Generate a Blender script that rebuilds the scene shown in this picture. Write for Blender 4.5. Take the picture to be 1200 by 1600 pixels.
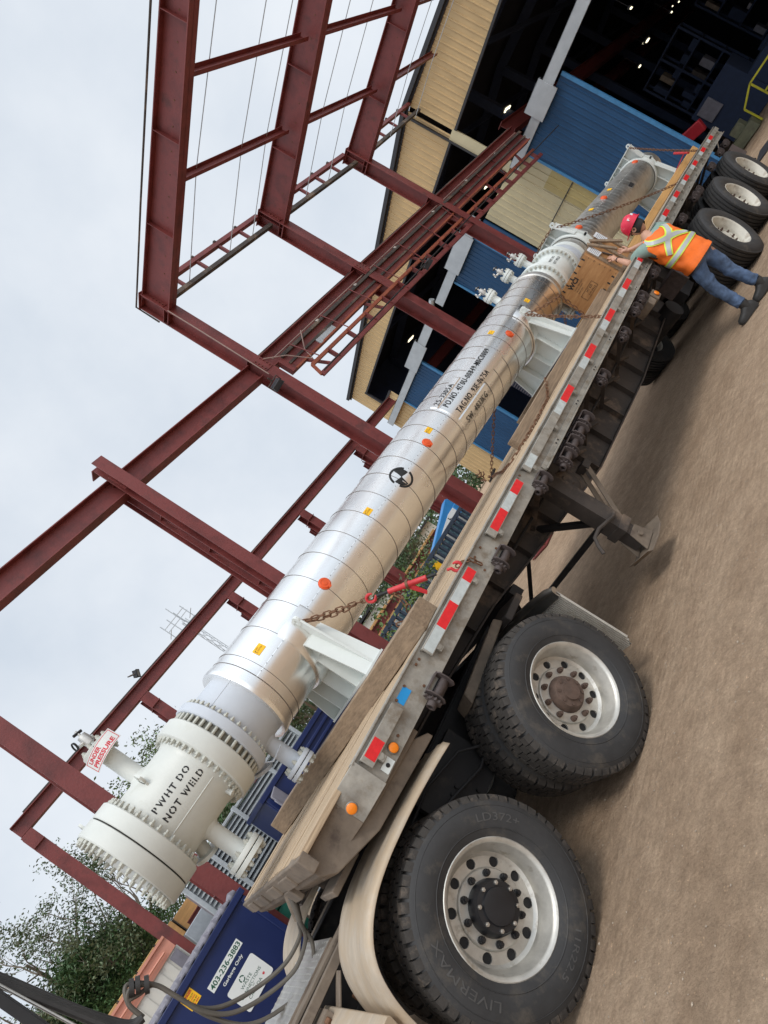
import bpy, bmesh, math, random
from mathutils import Vector, Matrix
random.seed(7)
for o in list(bpy.data.objects): bpy.data.objects.remove(o)
S = bpy.context.scene
COL = S.collection
V = Vector
R = math.radians
PI = math.pi

# ---------------------------------------------------------------- camera (rolled phone shot)
cd = bpy.data.cameras.new('camera'); cam = bpy.data.objects.new('camera', cd); COL.objects.link(cam)
cd.sensor_fit = 'VERTICAL'; cd.sensor_height = 36; cd.lens = 22.28
cd.clip_start = 0.05; cd.clip_end = 2000
right = V((0.27700806, 0.45979777, -0.84371355)); down = V((-0.56563186, -0.63178288, -0.53001038)); fwd = V((-0.77674136, 0.6240484, 0.08506732))
m3 = Matrix((right, -down, -fwd)).transposed()
cam.matrix_world = Matrix.Translation((3.40082, -1.00147, 1.77976)) @ m3.to_4x4()
S.camera = cam
S.render.resolution_x = 768; S.render.resolution_y = 1024

# ---------------------------------------------------------------- world and sun
w = bpy.data.worlds.new('World'); S.world = w; w.use_nodes = True
nt = w.node_tree; nt.nodes.clear()
SUN_EL, SUN_AZ = R(58), R(118)
out = nt.nodes.new('ShaderNodeOutputWorld')
sky = nt.nodes.new('ShaderNodeTexSky'); sky.sky_type = 'NISHITA'; sky.sun_disc = False
sky.sun_elevation = SUN_EL; sky.sun_rotation = SUN_AZ
b1 = nt.nodes.new('ShaderNodeBackground'); b1.inputs[1].default_value = 0.06
nt.links.new(sky.outputs[0], b1.inputs[0])
tc = nt.nodes.new('ShaderNodeTexCoord')
nz = nt.nodes.new('ShaderNodeTexNoise'); nz.inputs['Scale'].default_value = 1.9; nz.inputs['Detail'].default_value = 6; nz.inputs['Roughness'].default_value = .55
nt.links.new(tc.outputs['Generated'], nz.inputs['Vector'])
cr = nt.nodes.new('ShaderNodeValToRGB')
cr.color_ramp.elements[0].position = .35; cr.color_ramp.elements[0].color = (.63, .705, .80, 1)
cr.color_ramp.elements[1].position = .68; cr.color_ramp.elements[1].color = (.86, .905, .96, 1)
nt.links.new(nz.outputs[0], cr.inputs[0])
b2 = nt.nodes.new('ShaderNodeBackground')
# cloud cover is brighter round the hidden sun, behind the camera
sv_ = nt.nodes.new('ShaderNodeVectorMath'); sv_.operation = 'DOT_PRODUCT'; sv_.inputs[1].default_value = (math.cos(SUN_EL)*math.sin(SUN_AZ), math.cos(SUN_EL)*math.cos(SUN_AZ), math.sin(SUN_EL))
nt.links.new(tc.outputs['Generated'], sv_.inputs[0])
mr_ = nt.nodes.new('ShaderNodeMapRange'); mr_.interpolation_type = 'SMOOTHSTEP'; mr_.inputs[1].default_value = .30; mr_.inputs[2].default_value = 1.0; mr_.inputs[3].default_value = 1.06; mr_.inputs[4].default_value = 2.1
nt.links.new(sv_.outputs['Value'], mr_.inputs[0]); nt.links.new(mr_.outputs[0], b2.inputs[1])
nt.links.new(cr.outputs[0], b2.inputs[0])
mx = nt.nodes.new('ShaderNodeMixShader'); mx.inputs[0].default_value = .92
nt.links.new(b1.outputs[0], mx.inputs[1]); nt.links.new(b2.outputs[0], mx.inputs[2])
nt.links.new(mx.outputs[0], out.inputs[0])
sd = bpy.data.lights.new('sun', 'SUN'); sd.energy = 1.5; sd.angle = R(18); sd.color = (1, .96, .9)
sun = bpy.data.objects.new('sun', sd); COL.objects.link(sun)
sdir = V((math.cos(SUN_EL)*math.sin(SUN_AZ), math.cos(SUN_EL)*math.cos(SUN_AZ), math.sin(SUN_EL)))
sun.rotation_euler = sdir.to_track_quat('Z', 'Y').to_euler()
S.view_settings.view_transform = 'Standard'; S.view_settings.look = 'None'; S.view_settings.exposure = 0; S.view_settings.gamma = 1

# ---------------------------------------------------------------- materials
MATS = {}
def mat(name, c, rough=.6, metal=0, var=.25, scale=6, bump=.0, bscale=60, c2=None, stretch=(1,1,1), emit=0, spec=.5, aniso=0, dirt=None, dscale=3, dthr=.55):
    if name in MATS: return MATS[name]
    m = bpy.data.materials.new(name); m.use_nodes = True; n = m.node_tree; N = n.nodes; L = n.links
    p = N['Principled BSDF']; p.inputs['Roughness'].default_value = rough; p.inputs['Metallic'].default_value = metal
    p.inputs['Specular IOR Level'].default_value = spec
    t = N.new('ShaderNodeTexCoord'); mp = N.new('ShaderNodeMapping'); mp.inputs['Scale'].default_value = stretch
    L.new(t.outputs['Object'], mp.inputs[0])
    no = N.new('ShaderNodeTexNoise'); no.inputs['Scale'].default_value = scale; no.inputs['Detail'].default_value = 6; no.inputs['Roughness'].default_value = .65
    L.new(mp.outputs[0], no.inputs['Vector'])
    r = N.new('ShaderNodeValToRGB'); r.color_ramp.elements[0].position = .3; r.color_ramp.elements[1].position = .7
    c = tuple(c[:3]); c2 = tuple(c2) if c2 else tuple(x*(1-var) for x in c)
    hi = tuple(min(1, x*(1+var*.4)) for x in c)
    r.color_ramp.elements[0].color = (*c2, 1); r.color_ramp.elements[1].color = (*hi, 1)
    L.new(no.outputs[0], r.inputs[0]); last = r.outputs[0]
    if dirt:
        n2 = N.new('ShaderNodeTexNoise'); n2.inputs['Scale'].default_value = dscale; n2.inputs['Detail'].default_value = 8; n2.inputs['Roughness'].default_value = .7
        L.new(t.outputs['Object'], n2.inputs['Vector'])
        r2 = N.new('ShaderNodeValToRGB'); r2.color_ramp.elements[0].position = dthr; r2.color_ramp.elements[1].position = min(1, dthr+.14)
        r2.color_ramp.elements[0].color = (0,0,0,1); r2.color_ramp.elements[1].color = (.85,.85,.85,1)
        L.new(n2.outputs[0], r2.inputs[0])
        mm = N.new('ShaderNodeMix'); mm.data_type = 'RGBA'; mm.inputs[7].default_value = (*dirt, 1)
        L.new(r2.outputs[0], mm.inputs[0]); L.new(last, mm.inputs[6]); last = mm.outputs[2]
    L.new(last, p.inputs['Base Color'])
    mr = N.new('ShaderNodeMapRange'); mr.inputs[3].default_value = max(.03, rough-.1); mr.inputs[4].default_value = min(1, rough+.12)
    L.new(no.outputs[0], mr.inputs[0]); L.new(mr.outputs[0], p.inputs['Roughness'])
    if bump:
        nb = N.new('ShaderNodeTexNoise'); nb.inputs['Scale'].default_value = bscale; nb.inputs['Detail'].default_value = 5
        L.new(mp.outputs[0], nb.inputs['Vector'])
        bp_ = N.new('ShaderNodeBump'); bp_.inputs['Strength'].default_value = bump; bp_.inputs['Distance'].default_value = .01
        L.new(nb.outputs[0], bp_.inputs['Height']); L.new(bp_.outputs[0], p.inputs['Normal'])
    if emit:
        p.inputs['Emission Color'].default_value = (*c, 1); p.inputs['Emission Strength'].default_value = emit
    MATS[name] = m; return m

oxide = mat('red_oxide_paint', (.20,.040,.036), .52, var=.5, scale=2.2, bump=.25, bscale=30, dirt=(.085,.026,.024), dscale=2.2, dthr=.53)
oxide_o = mat('orange_primer_paint', (.30,.075,.035), .6, var=.3, scale=4, dirt=(.10,.03,.02), dscale=3)
alu = mat('aluminium_cladding', (.93,.92,.90), .25, 1, var=.05, scale=3, bump=.07, bscale=4.5, stretch=(1,.4,1))
alu2 = mat('dull_aluminium', (.62,.60,.56), .42, 1, var=.2, scale=8, bump=.1, bscale=30, dirt=(.36,.30,.23), dscale=5)
band = mat('cladding_band', (.15,.12,.10), .5, .6, var=.2)
creamp = mat('cream_vessel_paint', (.60,.61,.565), .42, var=.10, scale=3, bump=.05, bscale=70, dirt=(.50,.50,.44), dscale=4, dthr=.6)
greyp = mat('grey_primer', (.50,.53,.57), .5, var=.06, scale=5)
whitep = mat('white_vessel_paint', (.66,.69,.66), .45, var=.06, scale=5)
bolt_m = mat('painted_bolt', (.50,.50,.44), .45, var=.2, scale=20)
gasket = mat('black_gasket', (.02,.018,.015), .8)
ink = mat('black_stencil_ink', (.012,.012,.012), .6, var=.3, scale=40)
orange_s = mat('orange_plastic', (.75,.10,.02), .45, var=.15)
yellow_s = mat('yellow_sticker', (.90,.50,.01), .5, var=.06)
dtext = mat('sticker_print', (.12,.06,.01), .6)
redtape = mat('red_reflector', (.72,.015,.02), .35, var=.2, scale=30, dirt=(.52,.46,.40), dscale=13, dthr=.66)
whitetape = mat('white_reflector', (.50,.54,.53), .35, var=.2, scale=20, dirt=(.30,.26,.2), dscale=14, dthr=.6)
trailer_al = mat('weathered_aluminium', (.36,.335,.29), .5, .35, var=.35, scale=7, bump=.15, bscale=50, dirt=(.20,.16,.115), dscale=6, dthr=.52)
frame_dk = mat('dark_trailer_frame', (.06,.048,.041), .7, var=.5, scale=3, bump=.3, bscale=25, dirt=(.19,.135,.095), dscale=2.2, dthr=.52)
frame_bk = mat('black_chassis', (.014,.013,.014), .65, var=.5, scale=5, dirt=(.045,.036,.03), dscale=4)
brown_st = mat('dusty_brown_steel', (.20,.155,.115), .75, var=.4, scale=5, bump=.3, bscale=30, dirt=(.09,.065,.05), dscale=7)
winch_m = mat('winch_steel', (.095,.074,.07), .6, .2, var=.4, scale=20, bump=.2, bscale=60)
deckw = mat('deck_planks', (.48,.36,.235), .75, var=.45, scale=8, bump=.45, bscale=14, stretch=(14,.35,8), c2=(.25,.175,.11))
timber_m = mat('old_timber', (.30,.215,.14), .8, var=.35, scale=5, bump=.4, bscale=16, stretch=(1,6,10), c2=(.18,.125,.08))
timber_y = mat('timber_along', (.28,.20,.13), .8, var=.35, scale=6, bump=.4, bscale=16, stretch=(10,.5,10), c2=(.15,.105,.07))
timber_o = mat('fresh_orange_timber', (.55,.31,.11), .7, var=.25, scale=6, bump=.3, bscale=16, stretch=(10,.4,10))
crate_m = mat('plywood_crate', (.40,.21,.085), .6, var=.25, scale=3, bump=.15, bscale=20, stretch=(1.5,6,9), c2=(.30,.135,.045))
rust = mat('rusty_chain', (.20,.10,.055), .65, .5, var=.4, scale=30, bump=.2)
redp = mat('red_binder_paint', (.55,.03,.035), .45, var=.2, scale=20)
rubber = mat('tyre_rubber', (.034,.033,.033), .68, var=.3, scale=8, bump=.10, bscale=60, dirt=(.075,.064,.052), dscale=6, dthr=.52)
rubber_t = mat('tread_rubber', (.045,.039,.034), .85, var=.4, scale=14, bump=.3, bscale=80, dirt=(.14,.11,.085), dscale=9, dthr=.54)
tyretxt = mat('raised_tyre_lettering', (.078,.075,.072), .6)
rim_m = mat('polished_rim', (.60,.575,.52), .42, .62, var=.22, scale=9, dirt=(.34,.30,.24), dscale=11, dthr=.56)
rim_w = mat('cream_steel_rim', (.60,.57,.49), .55, var=.2, scale=8, dirt=(.30,.24,.18), dscale=5, dthr=.55)
hub_b = mat('black_hub', (.015,.015,.017), .35, var=.3)
hub_r = mat('rusty_hub', (.13,.085,.065), .7, .2, var=.4, scale=14, bump=.3)
amber = mat('amber_lens', (.85,.22,.01), .25, var=.1)
blue_st = mat('blue_sticker', (.01,.27,.62), .4, var=.15)
fender_m = mat('dusty_fender', (.46,.38,.29), .58, .2, var=.2, scale=5, bump=.1, bscale=30, stretch=(8,1,1), dirt=(.42,.32,.215), dscale=3, dthr=.47)
hose_m = mat('grey_hose', (.105,.09,.072), .6, var=.25, scale=9)
hose_b = mat('black_hose', (.035,.032,.03), .6, var=.4, scale=9)
tan = mat('tan_siding', (.56,.40,.205), .6, var=.12, scale=1.5, dirt=(.40,.255,.10), dscale=.6, dthr=.62)
cream = mat('cream_siding', (.54,.48,.31), .6, var=.12, scale=1.5, dirt=(.33,.29,.18), dscale=.8, dthr=.6)
yellowish = mat('yellow_siding', (.42,.34,.15), .6, var=.12, scale=1.5)
bluedoor = mat('blue_door_siding', (.010,.062,.155), .5, var=.2, scale=1.2)
bluetrim = mat('light_blue_trim', (.05,.20,.40), .45)
galv = mat('galvanised_sheet', (.46,.49,.51), .45, .4, var=.15, scale=3)
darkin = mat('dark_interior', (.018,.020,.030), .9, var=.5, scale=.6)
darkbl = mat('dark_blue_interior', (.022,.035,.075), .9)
dark_tr = mat('dark_trim', (.03,.03,.035), .6)
lampg = mat('lamp_glow', (1,.9,.62), .5, emit=2.2)
dumpblue = mat('navy_dumpster_paint', (.004,.015,.088), .45, var=.2, scale=2, dirt=(.015,.028,.12), dscale=7, dthr=.66)
signw = mat('white_sign', (.72,.74,.72), .45, var=.04)
signg = mat('green_print', (.02,.10,.06), .6)
signr = mat('red_print', (.65,.02,.04), .5)
tealp = mat('teal_plastic', (.01,.14,.095), .5)
greylid = mat('grey_plastic_lid', (.20,.19,.22), .4, var=.3, scale=5)
slatm = mat('galvanised_slat', (.52,.55,.56), .4, .3, var=.2, scale=8)
salmon = mat('salmon_paint', (.62,.27,.19), .6, var=.1)
offwhite = mat('off_white_panel', (.62,.60,.54), .6, var=.12, scale=2)
lumber = mat('orange_lumber', (.60,.34,.13), .7, var=.25, scale=3, stretch=(1,1,8))
boomblue = mat('boom_blue', (.03,.21,.50), .4, var=.1)
rackblue = mat('rack_blue_grey', (.045,.065,.10), .5, var=.2)
glassy = mat('pale_blue_glass', (.22,.38,.46), .2, .3, var=.5, scale=14, c2=(.04,.09,.12))
bark = mat('bark', (.20,.165,.13), .9, var=.3, bump=.4)
leaf1 = mat('leaf_dark', (.045,.10,.028), .6, var=.5, scale=1.2)
leaf2 = mat('leaf_mid', (.125,.16,.085), .6, var=.5, scale=1.0)
leaf3 = mat('leaf_bright', (.10,.17,.03), .6, var=.5, scale=2)
skin_m = mat('skin', (.50,.27,.18), .5, var=.1)
hair_m = mat('dark_hair', (.015,.012,.012), .6)
vest_o = mat('orange_vest', (.92,.17,.015), .7, var=.3, scale=5, bump=.9, bscale=7)
vest_s = mat('silver_reflective', (.42,.43,.43), .4, var=.1)
vest_y = mat('lime_reflective', (.66,.85,.08), .5)
shirt_m = mat('green_grey_shirt', (.22,.31,.27), .8, bump=.2, bscale=20)
jeans_m = mat('blue_jeans', (.085,.135,.235), .85, var=.6, scale=7, bump=1.0, bscale=11)
boot_m = mat('black_boot', (.03,.028,.026), .6, var=.4, scale=14, bump=.2)
hat_m = mat('red_hard_hat', (.62,.015,.05), .28)
paper_m = mat('paper', (.66,.68,.70), .6, var=.06)
phone_m = mat('phone_black', (.02,.02,.025), .2)
yell_m = mat('yellow_paint', (.55,.50,.03), .5, var=.3, scale=3)
redx = mat('red_machine', (.35,.01,.02), .5)

# ---------------------------------------------------------------- mesh builder
ORI = {}
def sagz(p):
    y = p.y
    return V((p.x, y, p.z - .0021*(y-7)**2)) if y > 7 else p
class MB:
    def __init__(s): s.v = []; s.f = []; s.m = []; s.mats = []
    def mi(s, m):
        if m not in s.mats: s.mats.append(m)
        return s.mats.index(m)
    def add(s, vs, fs, m, M=None):
        b = len(s.v); k = s.mi(m)
        s.v += [(M @ V(p)) if M else V(p) for p in vs]
        for f in fs: s.f.append([b+i for i in f]); s.m.append(k)
        return s
    def box(s, x0, x1, y0, y1, z0, z1, m, M=None):
        x0, x1 = min(x0,x1), max(x0,x1); y0, y1 = min(y0,y1), max(y0,y1); z0, z1 = min(z0,z1), max(z0,z1)
        vs = [(x0,y0,z0),(x1,y0,z0),(x1,y1,z0),(x0,y1,z0),(x0,y0,z1),(x1,y0,z1),(x1,y1,z1),(x0,y1,z1)]
        return s.add(vs, [(0,3,2,1),(4,5,6,7),(0,1,5,4),(1,2,6,5),(2,3,7,6),(3,0,4,7)], m, M)
    def frame(s, p0, p1, up=(0,0,1)):
        d = (V(p1)-V(p0)).normalized(); u = V(up)
        if abs(d.dot(u)) > .98: u = V((0,1,0)) if abs(d.y) < .9 else V((1,0,0))
        a = d.cross(u).normalized(); b = a.cross(d).normalized()
        return d, a, b
    def prism(s, prof, p0, p1, m, up=(0,0,1), seg=1, caps=True):
        d, a, b = s.frame(p0, p1, up); p0 = V(p0); p1 = V(p1); n = len(prof); vs = []
        for i in range(seg+1):
            q = p0.lerp(p1, i/seg); vs += [q + a*x + b*z for x, z in prof]
        fs = []
        for i in range(seg):
            for j in range(n):
                k = (j+1) % n; fs.append((i*n+j, i*n+k, (i+1)*n+k, (i+1)*n+j))
        if caps: fs.append(tuple(range(n))[::-1]); fs.append(tuple(seg*n+j for j in range(n)))
        return s.add(vs, fs, m)
    def bar(s, p0, p1, w, h, m, up=(0,0,1), seg=1):
        w /= 2; h /= 2
        return s.prism([(-w,-h),(w,-h),(w,h),(-w,h)], p0, p1, m, up, seg)
    def ibeam(s, p0, p1, d, b, m, up=(0,0,1), tw=.012, tf=.018, seg=1):
        d /= 2; b /= 2; t = tw/2
        return s.prism([(-b,-d),(b,-d),(b,-d+tf),(t,-d+tf),(t,d-tf),(b,d-tf),(b,d),(-b,d),(-b,d-tf),(-t,d-tf),(-t,-d+tf),(-b,-d+tf)], p0, p1, m, up, seg)
    def chan(s, p0, p1, d, b, m, up=(0,0,1), t=.01):
        d /= 2
        return s.prism([(0,-d),(b,-d),(b,-d+t),(t,-d+t),(t,d-t),(b,d-t),(b,d),(0,d)], p0, p1, m, up)
    def cyl(s, p0, p1, r, m, r1=None, seg=16, caps=True):
        r1 = r if r1 is None else r1
        d, a, b = s.frame(p0, p1); vs = []
        for q, rr in ((V(p0), r), (V(p1), r1)):
            vs += [q + a*rr*math.cos(2*PI*i/seg) + b*rr*math.sin(2*PI*i/seg) for i in range(seg)]
        fs = [(i, (i+1)%seg, seg+(i+1)%seg, seg+i) for i in range(seg)]
        if caps: fs += [tuple(range(seg))[::-1], tuple(range(seg, 2*seg))]
        return s.add(vs, fs, m)
    def tube(s, path, r, m, seg=8, closed=False):
        P = [V(p) for p in path]; n = len(P); vs = []; rr = r if isinstance(r, (list,tuple)) else [r]*n
        t0 = (P[1]-P[0]).normalized(); a = t0.orthogonal().normalized()
        for i in range(n):
            if closed: t = (P[(i+1)%n]-P[i-1]).normalized()
            else: t = (P[min(i+1,n-1)]-P[max(i-1,0)]).normalized()
            a = (a - t*a.dot(t)).normalized(); b = t.cross(a)
            vs += [P[i] + a*rr[i]*math.cos(2*PI*j/seg) + b*rr[i]*math.sin(2*PI*j/seg) for j in range(seg)]
        fs = []
        for i in range(n if closed else n-1):
            k = (i+1) % n
            for j in range(seg): fs.append((i*seg+j, i*seg+(j+1)%seg, k*seg+(j+1)%seg, k*seg+j))
        if not closed: fs += [tuple(range(seg))[::-1], tuple((n-1)*seg+j for j in range(seg))]
        return s.add(vs, fs, m)
    def lathe(s, prof, o, axis, m, seg=48, closed=False, ang=(0, 2*PI), ref=None, caps=False):
        # prof: (distance along axis, radius)
        d = V(axis).normalized(); a = V(ref) if ref else (V((0,0,1)) if abs(d.z) < .9 else V((1,0,0)))
        a = (a - d*a.dot(d)).normalized(); b = d.cross(a); o = V(o); n = len(prof)
        full = abs(ang[1]-ang[0]-2*PI) < 1e-6; ns = seg if full else seg+1; vs = []
        for i in range(ns):
            t = ang[0] + (ang[1]-ang[0])*i/seg
            e = a*math.cos(t) + b*math.sin(t)
            vs += [o + d*h + e*r for h, r in prof]
        fs = []
        for i in range(seg):
            k = (i+1) % ns
            for j in range(n-1 if not closed else n):
                l = (j+1) % n; fs.append((i*n+j, i*n+l, k*n+l, k*n+j))
        if caps and not closed and full:
            if prof[0][1] > 1e-4 : fs.append(tuple(i*n for i in range(ns)))
            if prof[-1][1] > 1e-4: fs.append(tuple(i*n+n-1 for i in range(ns))[::-1])
        if not full and closed: fs += [tuple(range(n)), tuple((ns-1)*n+j for j in range(n))[::-1]]
        return s.add(vs, fs, m)
    def hexb(s, p, d, r, h, m): 
        p = V(p); d = V(d).normalized(); return s.cyl(p, p+d*h, r, m, seg=6)
    def poly(s, pts, m): return s.add(pts, [tuple(range(len(pts)))], m)
    def slab(s, pts, n, m):
        # polygon thickened along vector n
        k = len(pts); n = V(n); vs = [V(p) for p in pts] + [V(p)+n for p in pts]
        fs = [tuple(range(k))[::-1], tuple(range(k, 2*k))] + [(i,(i+1)%k,k+(i+1)%k,k+i) for i in range(k)]
        return s.add(vs, fs, m)
    def build(s, name, parent=None, bevel=0, sag=False, local=False, smooth=True, angle=38):
        if sag: s.v = [sagz(p) for p in s.v]
        off = V((0,0,0)) if (local or parent is None) else ORI.get(parent.name, V((0,0,0)))
        me = bpy.data.meshes.new(name); me.from_pydata([tuple(p-off) for p in s.v], [], s.f)
        for m in s.mats: me.materials.append(m)
        me.polygons.foreach_set('material_index', s.m)
        me.validate(clean_customdata=False)
        bm = bmesh.new(); bm.from_mesh(me); bmesh.ops.recalc_face_normals(bm, faces=bm.faces); bm.to_mesh(me); bm.free()
        if smooth:
            me.shade_smooth(); me.set_sharp_from_angle(angle=R(angle))
        o = bpy.data.objects.new(name, me); COL.objects.link(o)
        if parent: o.parent = parent; ORI[o.name] = off
        if bevel:
            bv = o.modifiers.new('bevel', 'BEVEL'); bv.width = bevel; bv.segments = 2; bv.limit_method = 'ANGLE'; bv.angle_limit = R(40)
        return o

def tag(o, label=None, cat=None, group=None, kind=None):
    if label: o['label'] = label
    if cat: o['category'] = cat
    if group: o['group'] = group
    if kind: o['kind'] = kind
    return o
def thing(name, label, cat, loc=(0,0,0), group=None):
    o = bpy.data.objects.new(name, None); COL.objects.link(o); o.location = loc; o.empty_display_size = .2
    ORI[o.name] = V(loc); return tag(o, label, cat, group)
def copy_tree(o, loc=None, label=None, parent=None, rot=None):
    c = o.copy(); COL.objects.link(c); c.parent = parent
    if loc is not None: c.location = loc
    if rot is not None: c.rotation_euler = rot
    if label: c['label'] = label
    for ch in [x for x in bpy.data.objects if x.parent == o]: copy_tree(ch, parent=c)
    return c

_tc = {}
def text_mesh(s, size=1.0, stencil=0, bold=0, sx=1.0, align='LEFT'):
    """2D text as (verts, faces), optionally cut by a stencil bridge through every glyph"""
    key = (s, stencil, bold)
    if key not in _tc:
        vs, fs, x = [], [], 0.0
        for ch in ([s] if not stencil else list(s)):
            if ch == ' ': x += .32; continue
            cu = bpy.data.curves.new('t', 'FONT'); cu.body = ch; cu.size = 1; cu.offset = bold; cu.resolution_u = 3
            ob = bpy.data.objects.new('t', cu); COL.objects.link(ob)
            dg = bpy.context.evaluated_depsgraph_get(); me = bpy.data.meshes.new_from_object(ob.evaluated_get(dg))
            bm = bmesh.new(); bm.from_mesh(me)
            xs = [v.co.x for v in bm.verts]
            x0, x1 = min(xs), max(xs)
            if stencil and ch not in '.-IT1':
                c = (x0+x1)/2; g = stencil/2
                for q in (c-g, c+g):
                    bmesh.ops.bisect_plane(bm, geom=bm.verts[:]+bm.edges[:]+bm.faces[:], plane_co=(q,0,0), plane_no=(1,0,0))
                kill = [f for f in bm.faces if c-g < f.calc_center_median().x < c+g]
                bmesh.ops.delete(bm, geom=kill, context='FACES')
            b = len(vs); bm.verts.index_update()
            dx = x - (x0 if stencil else 0)
            vs += [(v.co.x+dx, v.co.y) for v in bm.verts]; fs += [[b+v.index for v in f.verts] for f in bm.faces]
            bm.free(); x += (x1-x0)+.17
            bpy.data.objects.remove(ob); bpy.data.curves.remove(cu); bpy.data.meshes.remove(me)
        _tc[key] = (vs, fs)
    vs, fs = _tc[key]
    mx_ = max(v[0] for v in vs); o = {'LEFT':0, 'CENTER':-mx_/2, 'RIGHT':-mx_}[align]
    return [((x+o)*size*sx, y*size) for x, y in vs], fs
def fit_text(s, width, height, **k):
    """text scaled to an exact width and cap height"""
    vs, fs = text_mesh(s, 1, **k)
    x0 = min(v[0] for v in vs); x1 = max(v[0] for v in vs); y0 = min(v[1] for v in vs); y1 = max(v[1] for v in vs)
    return [((x-x0)/(x1-x0)*width, (y-y0)/(y1-y0)*height) for x, y in vs], fs
def flat_text(mb, s, o, u, v, width, height, m, **k):
    vs, fs = fit_text(s, width, height, **k); o, u, v = V(o), V(u).normalized(), V(v).normalized()
    mb.add([o+u*a+v*b for a, b in vs], fs, m)
def sliced(vs, fs, step):
    bm = bmesh.new(); bv = [bm.verts.new((x,y,0)) for x, y in vs]
    for f in fs:
        try: bm.faces.new([bv[i] for i in f])
        except ValueError: pass
    y0 = min(v[1] for v in vs); y1 = max(v[1] for v in vs); y = y0+step
    while y < y1:
        bmesh.ops.bisect_plane(bm, geom=bm.verts[:]+bm.edges[:]+bm.faces[:], plane_co=(0,y,0), plane_no=(0,1,0)); y += step
    bm.verts.index_update()
    r = [(v.co.x, v.co.y) for v in bm.verts], [[v.index for v in f.verts] for f in bm.faces]
    bm.free(); return r
VX = -1.24
def vz(y): return 2.28 + .006*y
def bulge(y): return .030*min(1, max(0, (y-4)/2.5)) if y < 7.46 else 0
def oncyl(y, th, r):   # th in radians from the top towards the camera side
    r = r + bulge(y)
    return V((VX + r*math.sin(th), y, vz(y) + r*math.cos(th)))
def cyl_text(mb, s, y0, th_top, th_bot, width, r, m, **k):
    h = (th_bot-th_top)*r
    vs, fs = fit_text(s, width, h, **k); vs, fs = sliced(vs, fs, .015)
    mb.add([oncyl(y0+a, th_bot - b/r, r) for a, b in vs], fs, m)

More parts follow.
